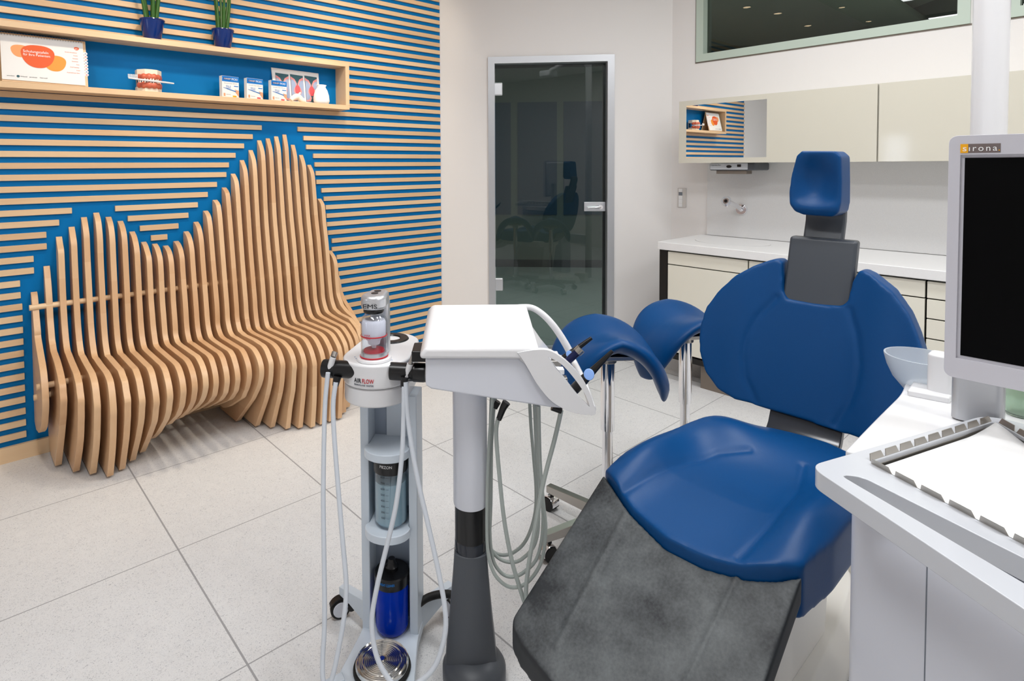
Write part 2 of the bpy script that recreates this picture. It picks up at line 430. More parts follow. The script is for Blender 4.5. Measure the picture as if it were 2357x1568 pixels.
# oblique door wall
U = (Cn-E); LW = U.length; U = U/LW; N = V((-U.y, U.x, 0))          # N points away from the room
if N.dot(V((1, 1, 0))) < 0: N = -N
MD = Matrix(((U.x, N.x, 0, E.x), (U.y, N.y, 0, E.y), (0, 0, 1, 0), (0, 0, 0, 1)))   # local: along, depth, up
DA0, DA1, DZ = 0.365, 1.302, 2.215
bm = new(); box(bm, (0, 0, 0), (DA0, .12, CEIL), MD); box(bm, (DA1, 0, 0), (LW+.1, .12, CEIL), MD); box(bm, (DA0, 0, DZ), (DA1, .12, CEIL), MD); struct('wall_back', bm, M_wall)
# cabinet wall with two clerestory openings
wins = [(2.06, 0.585), (0.45, -1.2)]; WZ0, WZ1 = 2.122, 2.80
bm = new(); box(bm, (XW, YB, 0), (XW+.12, Cn.y+.02, WZ0)); box(bm, (XW, YB, WZ1), (XW+.12, Cn.y+.02, CEIL)); box(bm, (XW, 2.06, WZ0), (XW+.12, Cn.y+.02, WZ1)); box(bm, (XW, .45, WZ0), (XW+.12, .585, WZ1)); box(bm, (XW, YB, WZ0), (XW+.12, -1.2, WZ1)); struct('wall_right', bm, M_wall)
for i, (a, b) in enumerate(wins):
    o3 = bpy.data.objects.new('window_%d' % (i+1), None); COL.objects.link(o3); o3['kind'] = 'structure'
    bm = new(); fw = .052
    plate_hole(bm, [(XW-.012, a, WZ0), (XW-.012, b, WZ0), (XW-.012, b, WZ1), (XW-.012, a, WZ1)], [[(XW-.012, a-fw, WZ0+fw), (XW-.012, b+fw, WZ0+fw), (XW-.012, b+fw, WZ1-fw), (XW-.012, a-fw, WZ1-fw)]], (.09, 0, 0))
    obj('window_frame', bm, M_green, o3, smooth=False)
    bm = new(); box(bm, (XW+.05, b+.03, WZ0+.03), (XW+.056, a-.03, WZ1-.03)); obj('window_pane', bm, M_gwin, o3, smooth=False)
    bm = new(); box(bm, (XW-.004, b-.006, WZ0-.008), (XW+.01, a+.008, WZ0)); box(bm, (XW-.004, a, WZ0), (XW+.01, a+.008, WZ1)); obj('sealing_strip', bm, M_taupe, o3, smooth=False)
# next rooms, dim, seen through glass
bm = new()
far = 3.6
box(bm, (-1.2, far, 0), (4.6, far+.1, CEIL), MD); box(bm, (-1.3, .13, 0), (-1.2, far, CEIL), MD); box(bm, (4.6, -1, 0), (4.7, far+.1, CEIL), MD)
struct('wall_next_room', bm, M_nwall)
bm = new(); box(bm, (XW+.14, -2.4, 0), (XW+4.3, -2.3, CEIL)); box(bm, (XW+4.3, -2.4, 0), (XW+4.4, 3.2, CEIL)); struct('wall_next_room_right', bm, M_nwall)
bm = new()
for k in range(4): box(bm, (-.55+k*.62, far-.02, .72), (-.02+k*.62, far-.002, 2.25), MD)
obj('trim_1', bm, M_npanel, None, smooth=False, kind='structure')
bm = new(); box(bm, (-1.2, far-.015, 0), (4.6, far, .10), MD); struct('baseboard_next_room', bm, M_greyk)
bm = new()
for k in range(3): box(bm, (XW+.6, -1.6+k*1.5, 2.78), (XW+3.6, -1.2+k*1.5, 2.84))
for k in range(40): box(bm, (XW+.7+k*.07, .35, 2.70), (XW+.73+k*.07, .75, 2.73))
struct('trim_2', bm, M_green)
# glass door
door = bpy.data.objects.new('door_1', None); COL.objects.link(door); door['kind'] = 'structure'
bm = new(); fw = .050
plate_hole(bm, [MD @ V(p) for p in ((DA0, -.014, 0), (DA1, -.014, 0), (DA1, -.014, DZ), (DA0, -.014, DZ))], [[MD @ V(p) for p in ((DA0+fw, -.014, .001), (DA1-fw, -.014, .001), (DA1-fw, -.014, DZ-fw), (DA0+fw, -.014, DZ-fw))]], N*.10)
obj('door_frame', bm, M_alu, door, smooth=False)
HP = Matrix.Translation((DA0+fw, .024, 0)); ML = MD @ HP @ Matrix.Rotation(math.radians(2.7), 4, 'Z') @ HP.inverted()   # the leaf stands very slightly ajar
bm = new(); box(bm, (DA0+fw+.004, .022, .012), (DA1-fw-.004, .032, DZ-fw-.006), ML); obj('glass_leaf', bm, M_gdoor, door, smooth=False)
bm = new(); box(bm, (DA0+fw, .074, DZ-fw-.022), (DA1-fw, .085, DZ-fw), MD); box(bm, (DA1-fw-.022, .074, 0), (DA1-fw, .085, DZ-fw), MD); obj('door_seal', bm, M_greyk, door, smooth=False)
for hz in (1.975, .485):
    bm = new(); box(bm, (DA0+fw-.012, .0, hz-.05), (DA0+fw+.060, .020, hz+.05), MD); obj('hinge', bm, M_silver, door, bevel=(.010, 3))
bm = new(); box(bm, (DA1-fw-.165, .002, 1.045), (DA1-fw-.004, .020, 1.115), ML); hd = obj('handle_plate', bm, M_silver, door, bevel=(.003, 2))
bm = new(); cyl(bm, ML @ V((DA1-fw-.05, .004, 1.08)), ML @ V((DA1-fw-.05, -.045, 1.08)), .016); tube(bm, [ML @ V(p) for p in ((DA1-fw-.05, -.042, 1.08), (DA1-fw-.09, -.044, 1.078), (DA1-fw-.15, -.040, 1.074))], .009); obj('lever_handle', bm, M_chrome, hd)

# baseboard of the blue wall
bm = new(); box(bm, (-.69, YW-.018, 0), (E.x-.02, YW, .074)); struct('baseboard_left', bm, M_board)

# ------------------------------------------------------------------ slat cladding
def zl(n): return .116+.0563*n
SL0, SL1 = -.68, 2.862
segs = []
leftend = {27: 1.455, 26: 1.398, 25: 1.344, 24: 1.292, 23: 1.252, 22: 1.236, 21: 1.181, 20: 1.128, 19: .465, 18: .41, 17: .356, 16: .356, 15: .302, 14: .302, 13: .246, 12: .247}
for n in range(0, 12): leftend[n] = .252
mid = {19: (.656, 1.072), 18: (.714, 1.02), 17: (.771, .966), 16: (.824, .907)}
rightst = {27: 1.69, 26: 1.729, 25: 1.747, 24: 1.796, 23: 1.805, 22: 1.811, 21: 1.814, 20: 1.851, 19: 1.867, 18: 1.88, 17: 1.884, 16: 1.886, 15: 1.893, 14: 1.922, 13: 1.921, 12: 1.957, 11: 1.963, 10: 1.969, 9: 1.971, 8: 1.979, 7: 1.999}
for n in range(0, 51):
    z = zl(n)
    if z+.016 > CEIL: break
    if n >= 28:
        if 30 <= n <= 34: segs += [(n, SL0, .128), (n, 1.998, SL1)]
        else: segs.append((n, SL0, SL1))
    else:
        segs.append((n, SL0, leftend[n]))
        if n in mid: segs.append((n, *mid[n]))
        segs.append((n, rightst.get(n, 2.01), SL1))
bm = new()
for n, a, b in segs: box(bm, (a, 3.457, zl(n)-.0145), (b, YW, zl(n)+.0145))
o = obj('slat_cladding', bm, M_slat, smooth=True, bevel=(.0012, 1))
tag(o, 'horizontal maple slats mounted in rows across the blue feature wall', 'wall cladding')

# ------------------------------------------------------------------ rib bench
FP = {
1: [(3.465,.80),(3.44,.785),(3.41,.74),(3.38,.68),(3.35,.63),(3.34,.60),(3.24,.54),(3.16,.49),(3.12,.43),(3.11,.37),(3.13,.31),(3.20,.22),(3.30,.165)],
2: [(3.465,.92),(3.45,.90),(3.42,.84),(3.40,.78),(3.38,.67),(3.34,.58),(3.29,.54),(3.17,.52),(3.08,.49),(3.02,.45),(3.00,.39),(3.03,.31),(3.11,.19),(3.17,.11),(3.24,.012)],
3: [(3.465,1.06),(3.44,1.03),(3.40,.99),(3.39,.86),(3.38,.75),(3.36,.65),(3.33,.57),(3.29,.53),(3.18,.51),(3.03,.49),(2.97,.46),(2.93,.40),(2.94,.32),(2.97,.22),(3.02,.14),(3.12,.012)],
5: [(3.465,1.15),(3.43,1.11),(3.40,1.06),(3.39,.93),(3.37,.78),(3.35,.63),(3.32,.54),(3.27,.485),(3.14,.48),(2.97,.48),(2.91,.46),(2.87,.41),(2.86,.34),(2.88,.23),(2.91,.14),(2.97,.012)],
6: [(3.465,1.17),(3.41,1.13),(3.38,1.06),(3.375,.93),(3.36,.80),(3.34,.64),(3.32,.54),(3.27,.48),(2.97,.48),(2.90,.45),(2.85,.38),(2.86,.30),(2.90,.19),(3.00,.012)],
8: [(3.465,1.12),(3.41,1.09),(3.37,1.04),(3.35,.85),(3.34,.74),(3.33,.60),(3.30,.51),(3.26,.482),(3.21,.48),(2.93,.48),(2.88,.46),(2.83,.39),(2.82,.35),(2.86,.25),(2.97,.14),(3.10,.02)],
10: [(3.465,1.00),(3.41,.98),(3.35,.92),(3.34,.82),(3.33,.70),(3.30,.57),(3.28,.52),(3.26,.49),(3.21,.48),(2.91,.48),(2.86,.47),(2.81,.42),(2.80,.38),(2.82,.31),(2.89,.24),(3.05,.14),(3.16,.10)],
12: [(3.46,.97),(3.39,.95),(3.35,.89),(3.34,.80),(3.33,.68),(3.31,.57),(3.30,.50),(3.27,.48),(3.23,.475),(2.94,.48),(2.88,.46),(2.84,.42),(2.83,.37),(2.85,.32),(2.90,.27),(2.99,.21),(3.14,.13)],
13: [(3.46,.99),(3.39,.97),(3.35,.91),(3.335,.80),(3.31,.67),(3.29,.52),(3.25,.475),(2.94,.475),(2.90,.46),(2.86,.41),(2.85,.36),(2.87,.30),(2.93,.25),(3.04,.19),(3.16,.13)],
15: [(3.46,1.09),(3.40,1.06),(3.37,1.0),(3.34,.82),(3.31,.65),(3.29,.53),(3.25,.48),(3.20,.47),(2.96,.47),(2.91,.45),(2.87,.40),(2.86,.35),(2.88,.29),(2.96,.22),(3.09,.16),(3.18,.12)],
16: [(3.46,1.15),(3.40,1.12),(3.38,1.06),(3.34,.84),(3.30,.64),(3.29,.52),(3.25,.48),(3.21,.47),(2.94,.47),(2.90,.45),(2.86,.41),(2.85,.36),(2.87,.30),(2.94,.22),(3.14,.11),(3.2,.09)],
17: [(3.46,1.21),(3.40,1.18),(3.38,1.11),(3.34,.86),(3.30,.63),(3.29,.54),(3.26,.49),(3.22,.47),(2.97,.47),(2.92,.465),(2.86,.44),(2.83,.39),(2.83,.35),(2.86,.29),(2.94,.20),(3.16,.012)],
18: [(3.465,1.28),(3.41,1.25),(3.39,1.18),(3.34,.88),(3.30,.62),(3.29,.53),(3.26,.485),(3.20,.47),(3.05,.475),(2.93,.47),(2.88,.45),(2.84,.40),(2.84,.36),(2.85,.30),(2.90,.20),(3.03,.012)],
20: [(3.465,1.44),(3.42,1.40),(3.40,1.33),(3.35,.90),(3.30,.61),(3.29,.52),(3.27,.48),(3.24,.465),(2.95,.47),(2.91,.465),(2.86,.45),(2.82,.42),(2.80,.37),(2.81,.31),(2.82,.24),(2.86,.13),(2.89,.012)],
22: [(3.465,1.56),(3.42,1.51),(3.40,1.40),(3.38,1.09),(3.35,.90),(3.32,.75),(3.30,.60),(3.29,.52),(3.26,.48),(3.23,.465),(2.92,.475),(2.87,.46),(2.82,.42),(2.79,.36),(2.79,.30),(2.80,.15),(2.82,.012)],
25: [(3.465,1.60),(3.44,1.55),(3.43,1.46),(3.38,1.08),(3.35,.93),(3.32,.73),(3.29,.55),(3.26,.50),(3.22,.475),(2.95,.475),(2.88,.46),(2.84,.43),(2.81,.40),(2.80,.36),(2.80,.25),(2.81,.12),(2.82,.012)],
28: [(3.46,1.41),(3.42,1.38),(3.40,1.29),(3.37,1.07),(3.34,.92),(3.31,.71),(3.29,.55),(3.26,.51),(3.22,.49),(3.13,.48),(2.99,.47),(2.91,.42),(2.89,.37),(2.90,.25),(2.94,.12),(2.97,.012)],
29: [(3.43,1.19),(3.38,1.15),(3.37,1.06),(3.34,.91),(3.30,.62),(3.28,.55),(3.25,.51),(3.19,.49),(3.06,.48),(2.98,.44),(2.94,.38),(2.95,.25),(2.99,.12),(3.03,.012)],
30: [(3.40,.85),(3.34,.81),(3.32,.76),(3.31,.65),(3.30,.58),(3.25,.52),(3.19,.49),(3.11,.47),(3.04,.43),(3.01,.36),(3.03,.25),(3.08,.12),(3.13,.012)],
31: [(3.43,.70),(3.39,.66),(3.36,.58),(3.30,.52),(3.24,.48),(3.17,.42),(3.15,.35),(3.17,.26),(3.24,.18)],
}
def marks(p):
    b = min(range(len(p)), key=lambda i: abs(p[i][0]-3.27)+abs(p[i][1]-.49))
    f = min(range(b+1, len(p)-1), key=lambda i: p[i][0])
    return b, f
def norm_prof(p):
    b, f = marks(p); q = [(a, c, 0) for a, c in p]
    A = resample(q[:b+1], 14); B = resample(q[b:f+1], 12); C_ = resample(q[f:], 12)
    return A+B[1:]+C_[1:]
NPF = {k: norm_prof(v) for k, v in FP.items() if k not in (1, 31)}
def prof(k):
    if k in (1, 31): return [V((a, b, 0)) for a, b in FP[k]]
    if k in NPF: return NPF[k]
    ks = sorted(NPF); lo = max(i for i in ks if i < k); hi = min(i for i in ks if i > k); t = (k-lo)/(hi-lo)
    return [a.lerp(b, t) for a, b in zip(NPF[lo], NPF[hi])]
FX = lambda k: .340+.0543*(k-2)
bench = thing('rib_bench', 'sculptural wall bench of upright curved maple ribs with two peaks', 'bench', (1.1, 3.3, 0))
TH = .0265
for k in range(1, 32):
    q = smooth_path(prof(k), 3)
    top, bot = q[0], q[-1]
    out = [(FX(k), min(p.x, 3.468), max(p.y, .008)) for p in q]
    if bot.y < .05: out += [(FX(k), 3.40, .008), (FX(k), 3.468, .085)]
    elif k in (1, 31): out += [(FX(k), 3.40, bot.y-.02), (FX(k), 3.468, bot.y)]
    else: out += [(FX(k), 3.468, max(.085, bot.y-.05))]
    out += [(FX(k), 3.468, min(top.y, 1.7)-.004)]
    bm = new(); prism(bm, out, (TH, 0, 0))
    obj('rib', bm, M_fin, bench, smooth=True, bevel=(.0015, 2), world=True, angle=25)
for yy, zz, x1 in ((3.405, .735, 1.86), (3.19, .415, 1.86), (3.33, .325, 1.86)):
    bm = new(); cyl(bm, (FX(1)-.012, yy, zz), (x1, yy, zz), .0135); obj('rod', bm, M_board, bench, world=True)

# ------------------------------------------------------------------ wall shelf and its contents
SY0, SZ0, SZ1, SX0, SX1, ST = 3.335, 1.766, 2.069, .130, 1.996, .028
shelf = thing('box_shelf', 'long shallow maple box shelf with a blue back on the slatted wall', 'shelf', (1.06, 3.47, SZ0))
for nm, lo, hi in (('bottom_board', (SX0, SY0, SZ0), (SX1, YW, SZ0+ST)), ('top_board', (SX0, SY0, SZ1-ST), (SX1, YW, SZ1)), ('side_board', (SX1-ST, SY0, SZ0+ST), (SX1, YW, SZ1-ST)), ('side_board', (SX0, SY0, SZ0+ST), (SX0+ST, YW, SZ1-ST))):
    bm = new(); box(bm, lo, hi); obj(nm, bm, M_board, shelf, bevel=(.001, 1), world=True)
bm = new(); box(bm, (SX0+ST, YW-.006, SZ0+ST), (SX1-ST, YW-.001, SZ1-ST)); obj('back_panel', bm, M_blue, shelf, smooth=False, world=True)
SF = SZ0+ST
# flip chart
FL = onY(1, 60, 3.40); fx0, fx1, fz1 = .196, .522, SF+.235
fc = thing('flip_chart', 'spiral bound tabletop flip chart with orange blobs on its cover', 'flip chart', ((fx0+fx1)/2, 3.40, SF))
ty0, ty1 = 3.352, 3.405
fxv = V((1, 0, 0)); fyv = V((0, ty1-ty0, fz1-SF)).normalized(); fnv = V((0, -1, 0)); fnv = (fxv.cross(fyv)).normalized()   # toward the room
def FCP(a, b, c=0.0): return V((fx0, ty0, SF+.004))+fxv*a+fyv*b+fnv*c
def rectp(P, a0, b0, a1, b1, c): return [P(a0, b0, c), P(a1, b0, c), P(a1, b1, c), P(a0, b1, c)]
wch, hch = fx1-fx0, V((0, ty1-ty0, fz1-SF)).length-.006
bm = new(); prism(bm, rectp(FCP, 0, 0, wch+.012, hch, -.004), -fnv*.002); obj('cover_back', bm, M_board, fc, smooth=False, world=True)
bm = new(); prism(bm, [(fx0, ty1+.003, fz1-.003), (fx1, ty1+.003, fz1-.003), (fx1+.008, 3.455, SF+.002), (fx0-.004, 3.455, SF+.002)], (0, .003, 0)); obj('easel_back', bm, M_board, fc, smooth=False, world=True)
bm = new(); prism(bm, [FCP(a, b, .0) for a, b in round_poly([(0, .008), (wch, .004), (wch, hch-.008), (0, hch-.008)], .003)], -fnv*.004); obj('page_block', bm, M_paper, fc, smooth=False, world=True)
bm = new()
for k in range(30):
    a = .006+k*(wch-.012)/29
    tube(bm, [FCP(a, hch-.014, .0012), FCP(a, hch-.004, .004), FCP(a+.001, hch+.002, -.002), FCP(a+.001, hch-.006, -.008)], .0011, n=6, sub=3)
obj('spiral_binding', bm, M_steel, fc, world=True)
def blob(cx_, cy_, rx, ry, c, rot=0.0, n=40):
    pts = []
    for k in range(n):
        t = 2*PI*k/n; x = math.copysign(abs(math.cos(t))**.85, math.cos(t))*rx; y = math.copysign(abs(math.sin(t))**.85, math.sin(t))*ry
        x *= 1+.25*y/ry*.8
        pts.append(FCP(cx_+x*math.cos(rot)-y*math.sin(rot), cy_+x*math.sin(rot)+y*math.cos(rot), c))
    return pts
for nm, a, m_ in (('blob_print', (.072, .150, .034, .030, .0006), M_orange3), ('blob_print', (.205, .104, .045, .040, .0008), M_orange2), ('blob_print', (.140, .130, .064, .056, .0012), M_orange)):
    bm = new(); prism(bm, blob(*a), fnv*.0002); obj(nm, bm, m_, fc, smooth=False, world=True)
text('lettering', 'Schulungstafeln', M_pprint, fc, .0175, FCP(.083, .147, .0016), fxv, fyv, .0002, world=True, wid=.098)
text('lettering', 'für Ihre Patienten:', M_pprint, fc, .0165, FCP(.083, .131, .0016), fxv, fyv, .0002, world=True, wid=.106)
for s, a, b, w_ in (('Aktuelle Informationen', .248, .166, .05), ('Parodont', .283, .151, .018), ('Parodontitis', .279, .136, .022), ('Gesundmacher', .275, .121, .027), ('Karies', .293, .106, .012), ('Orale Prophylaxe', .266, .091, .038), ('Erosion', .292, .076, .015), ('Empfindlichkeit Zahn', .252, .062, .053)):
    text('lettering', s, M_orange, fc, .0065, FCP(a, b, .0006), fxv, fyv, .0001, world=True, wid=w_)
for s, a, w_ in (('sensodyne', .018, .028), ('chlorhexamed', .068, .026), ('parodontax', .102, .03), ('Odol-med3', .142, .03)):
    text('lettering', s, M_ink, fc, .008, FCP(a, .024, .0006), fxv, fyv, .0001, world=True, wid=w_)
bm = new(); prism(bm, blob(.298, .190, .010, .008, .0008), fnv*.0002); lg = obj('logo_print', bm, M_orange, fc, smooth=False, world=True)
text('lettering', 'gsk', M_pprint, fc, .009, FCP(.2915, .187, .0013), fxv, fyv, .0001, world=True, wid=.012)
bm = new(); cyl(bm, FCP(.060, .026, .0004), FCP(.060, .026, .0009), .006); obj('logo_print', bm, M_teal, fc, world=True)
for k in range(8):
    b = .170-k*.0155
    bm = new(); prism(bm, [FCP(wch+.008+.0095*math.cos(t), b+.0078*math.sin(t), -.001-.0003*k) for t in [2*PI*i/16 for i in range(16)]], -fnv*.001); tb = obj('index_tab', bm, M_paper, fc, smooth=False, world=True)
    bm = new(); prism(bm, [FCP(wch+.009+(.0040+.001*(k % 2))*math.cos(t), b-.001+.0040*math.sin(t), -.0008-.0003*k) for t in [2*PI*i/7 for i in range(7)]], fnv*.0003); obj('tab_print', bm, M_pink if k % 3 else M_blugrey, tb, smooth=False, world=True)

# jaw model
jx = (.760+.878)/2
jaw = thing('jaw_model', 'open model jaw with pink gums and ivory teeth on the box shelf', 'dental model', (jx, 3.385, SF))
def arch(t, rx=.050, ry=.062): return rx*math.sin(t), -ry*math.cos(t)    # t=0 front
def jaw_half(z0, z1, up):
    s = 1 if up else -1
    pts = [(-.058, .045), (.058, .045), (.060, -.005), (.030, -.042), (0, -.048), (-.030, -.042), (-.060, -.005)]
    bm = new(); prism(bm, [(x, y+.012, z0) for x, y in pts], (0, 0, z1-z0)); obj('model_base', bm, M_plaster, jaw, bevel=(.003, 2))
    zg = z0 if up else z1
    bm = new(); tube(bm, [(arch(t)[0], arch(t)[1]+.022, zg-s*.004) for t in [(-1.5+3.0*i/14) for i in range(15)]], lambda u: .0105+.0030*math.sin(u*PI*6)**2, n=14, sub=3)
    for v in bm.verts: v.co.z = zg+(v.co.z-zg)*1.35
    gum = obj('gum', bm, M_gum, jaw)
    for i in range(12):
        t = -1.35+2.7*i/11; x, y = arch(t, .0525, .067)
        L = .017 if up else .015
        bm = new(); m4 = Matrix.Translation((x, y+.022, zg-s*.010)) @ Matrix.Rotation(t, 4, 'Z')
        vs = lathe(bm, [(.0, 0), (.0036, -.0005), (.0046, -.006), (.0042, -.012), (.0028, -L), (0, -L-.001)] if up else [(0, 0), (.0034, .0005), (.0043, .006), (.0038, .011), (.0026, L), (0, L+.001)], m4, 10)
        obj('tooth', bm, M_tooth, jaw)
jaw_half(.082, .117, True); jaw_half(0, .029, False)
bm = new(); cyl(bm, (-.050, .060, .02), (-.050, .060, .095), .004); cyl(bm, (.050, .060, .02), (.050, .060, .095), .004); obj('hinge', bm, M_steel, jaw)
tbz = SF+.0545
tb = thing('toothbrush', 'white toothbrush held across between the teeth of the jaw model', 'toothbrush', (jx, 3.338, tbz))
bm = new(); tube(bm, [(-.112, -.004, .006), (-.05, -.004, .002), (.0, -.004, 0), (.06, -.003, -.002), (.106, 0, -.004)], lambda u: .0038+.0015*math.sin(PI*u), n=10); obj('handle', bm, M_white, tb)
bm = new()
for i in range(9):
    for j in range(2): cyl(bm, (-.112+i*.0052, -.0055+j*.003, .008), (-.112+i*.0052, -.0055+j*.003, .026), .0014, 6)
obj('bristles', bm, M_pprint, tb)

# toothpick boxes
def pick_box(x0, x1, lab, tabm):
    yb = 3.372; w_ = x1-x0-.026; d_ = .030; h_ = .122
    b = thing('pick_carton', lab, 'box', (x0+.026+w_/2, yb+d_/2, SF), math.radians(10), group='interdental pick cartons on the box shelf')
    X0, X1, Y0 = -w_/2, w_/2, -d_/2
    bm = new(); box(bm, (X0, Y0, 0), (X1, Y0+d_, h_)); obj('carton', bm, M_paper, b, bevel=(.0008, 1))
    P = lambda a, c, e=0.0: V((X0+a, Y0-.0004-e, c))
    bm = new(); box(bm, (X0+.0005, Y0-.0006, h_*.74), (X1-.0005, Y0, h_-.001)); obj('header_band', bm, M_cyan, b, smooth=False)
    bm = new(); box(bm, (X0+.008, Y0-.0010, h_*.82), (X0+w_*.52, Y0-.0005, h_*.915)); obj('name_panel', bm, M_navy, b, smooth=False)
    text('lettering', 'CURASEPT', M_pprint, b, .011, P(.011, h_*.838, .001), (1, 0, 0), (0, 0, 1), .0002, wid=w_*.42)
    text('lettering', 'PICKS', M_pprint, b, .016, P(w_*.56, h_*.825, .001), (1, 0, 0), (0, 0, 1), .0002, wid=w_*.34)
    text('lettering', 'Scovolini super-efficienti', M_gink, b, .006, P(.012, h_*.65, .0004), (1, 0, 0), (0, 0, 1), .0001, wid=w_*.78)
    text('lettering', 'ROLL &', M_cyan, b, .012, P(w_*.22, h_*.50, .0004), (1, 0, 0), (0, 0, 1), .0001, wid=w_*.28)
    text('lettering', 'CLEAN', M_cyan, b, .012, P(w_*.22, h_*.42, .0004), (1, 0, 0), (0, 0, 1), .0001, wid=w_*.28)
    bm = new(); prism(bm, [P(*q, .001) for q in ((.006, h_*.45), (w_*.45, h_*.36), (w_*.92, h_*.27), (w_*.92, h_*.31), (w_*.45, h_*.395), (.008, h_*.46))], (0, -.0002, 0)); obj('pick_print', bm, M_cyan, b, smooth=False)
    bm = new(); prism(bm, [P(*q, .0012) for q in ((w_*.72, h_*.40), (w_*.98, h_*.36), (w_*.98, h_*.05), (w_*.90, h_*.16), (w_*.76, h_*.29), (w_*.84, h_*.31))], (0, -.0002, 0)); obj('hand_print', bm, M_skin, b, smooth=False)
    bm = new(); box(bm, (X0+w_*.62, Y0-.001, h_*.045), (X0+w_*.84, Y0-.0004, h_*.115)); obj('size_tab', bm, tabm, b, smooth=False)
    bm = new(); box(bm, (X0+w_*.08, Y0-.001, h_*.06), (X0+w_*.18, Y0-.0004, h_*.20)); obj('flask_print', bm, M_skin, b, smooth=False)
    bm = new(); box(bm, (X0+w_*.70, Y0-.001, h_*.535), (X0+w_*.96, Y0-.0004, h_*.57)); obj('strip_print', bm, M_cyan, b, smooth=False)
    text('lettering', 'MADE IN ITALY', M_gink, b, .006, P(w_*.24, h_*.13, .0004), (1, 0, 0), (0, 0, 1), .0001, wid=w_*.26)
pick_box(1.158, 1.288, 'white and blue pick carton with the orange tab, leftmost of three', M_amber)
pick_box(1.300, 1.432, 'white and blue pick carton with a red tab, middle of three', M_rose)
pick_box(1.448, 1.582, 'white and blue pick carton with a red tab, next to the anatomy panel', M_rose)
# anatomy panel
ax0, ax1, az1 = 1.520, 1.838, SF+.212
an = thing('anatomy_panel', 'framed panel of three tooth gap drawings leaning at the shelf end', 'display panel', ((ax0+ax1)/2, 3.44, SF))
AP = lambda a, b, c=0.0: V((ax0+a*(ax1-ax0), 3.425+.03*b-c, SF+b*(az1-SF)))
bm = new(); prism(bm, [AP(0.02, 0), AP(.98, 0), AP(1, .97), AP(0, 1)], (0, .008, 0)); obj('frame', bm, M_paper, an, smooth=False, world=True)
for k in range(3):
    a0 = .07+k*.305; a1 = a0+.27
    bm = new(); prism(bm, [AP(a0, .07, .0015), AP(a1, .07, .0015), AP(a1, .84, .0015), AP(a0, .86, .0015)], (0, .001, 0)); obj('picture_field', bm, M_teal, an, smooth=False, world=True)
    bm = new()
    for s in (0, 1):
        q = [(0, .0), (.34, .02), (.44, .15), (.30, .34), (.42, .52), (.46, .66), (.30, .84), (0, .93)]
        pts = [AP((a0+.004+x*(a1-a0)) if s == 0 else (a1-.004-x*(a1-a0)), .075+y*.77, .003) for x, y in q]
        prism(bm, pts, (0, .0008, 0))
    obj('gum_print', bm, M_pink, an, smooth=False, world=True)
    bm = new()
    for s in (0, 1):
        q = [(0, .06), (.22, .08), (.33, .2), (.17, .36), (.20, .46), (.36, .58), (.34, .70), (.18, .80), (0, .82)]
        pts = [AP((a0+.004+x*(a1-a0)) if s == 0 else (a1-.004-x*(a1-a0)), .075+y*.77, .0042) for x, y in q]
        prism(bm, pts, (0, .0008, 0))
    obj('tooth_print', bm, M_blugrey, an, smooth=False, world=True)
    bm = new(); prism(bm, [AP((a0+a1)/2+.055*math.cos(t), .40+.15*math.sin(t), .0036) for t in [2*PI*i/20 for i in range(20)]], (0, .0005, 0)); obj('inflamed_print', bm, M_rose, an, smooth=False, world=True)
# white pouch and small scoop
pc = thing('cloth_pouch', 'gathered white cloth pouch standing in the right end of the box shelf', 'pouch', (1.815, 3.375, SF))
bm = new(); lathe(bm, [(0, 0), (.046, 0), (.054, .02), (.050, .055), (.040, .085), (.030, .100), (.026, .108), (.034, .118), (.030, .121), (.024, .112)], None, 28)
for v in bm.verts:
    a = math.atan2(v.co.y, v.co.x); w_ = max(0, (v.co.z-.02)/.1); v.co.x *= 1+.06*w_*math.sin(7*a); v.co.y *= .72*(1+.08*w_*math.cos(9*a))
obj('bag', bm, M_cloth, pc, angle=80)
bm = new(); tube(bm, [(.027*math.cos(t), .020*math.sin(t), .106) for t in [2*PI*i/20 for i in range(21)]], .0022, n=8, sub=2); obj('drawstring', bm, M_pprint, pc)
ms = thing('molar_model', 'small white tooth figure lying between the third carton and the pouch', 'dental model', (1.655, 3.368, SF))
bm = new(); tube(bm, [(-.058, -.01, .010), (-.03, -.008, .030), (-.005, 0, .034), (.022, .002, .016), (.045, 0, .012)], lambda u: .012+.007*math.sin(PI*u), n=14)
tube(bm, [(-.01, 0, .034), (.004, 0, .052), (.012, 0, .060)], .006, n=10)
obj('body', bm, M_tooth, ms)
# potted snake plants on top of the shelf
def potted(x, lab, seed):
    t = thing('potted_snake_plant', lab, 'potted plant', (x, 3.391, SZ1), group='snake plants on the box shelf'); t.scale = (1.12, 1.12, 1.12)
    bm = new(); lathe(bm, [(0, 0), (.033, 0), (.037, .004), (.0535, .090), (.056, .092), (.055, .096), (.050, .094), (.048, .078), (0, .078)], None, 36); obj('pot', bm, M_pot, t)
    bm = new(); lathe(bm, [(0, .074), (.047, .076), (0, .080)], None, 24); obj('soil', bm, M_soil, t)
    rnd = random.Random(seed)
    for i in range(6):
        a = 2*PI*i/6+rnd.random()*.5; r = .022*(1 if i else .3); lean = .02+.03*rnd.random(); h = .20+.12*rnd.random()
        bm = new(); p0 = V((r*math.cos(a), r*math.sin(a), .076)); p1 = p0+V((lean*math.cos(a), lean*math.sin(a), h))
        tube(bm, [p0, p0.lerp(p1, .5)+V((.003, 0, 0)), p1], lambda u: .0095*(1-.55*u), n=10, sub=6); obj('leaf', bm, M_leaf, t)
potted(.838, 'cobalt blue pot with snake plant spears above the jaw model', 3)
potted(1.206, 'cobalt blue pot with snake plant spears above the pick cartons', 9)

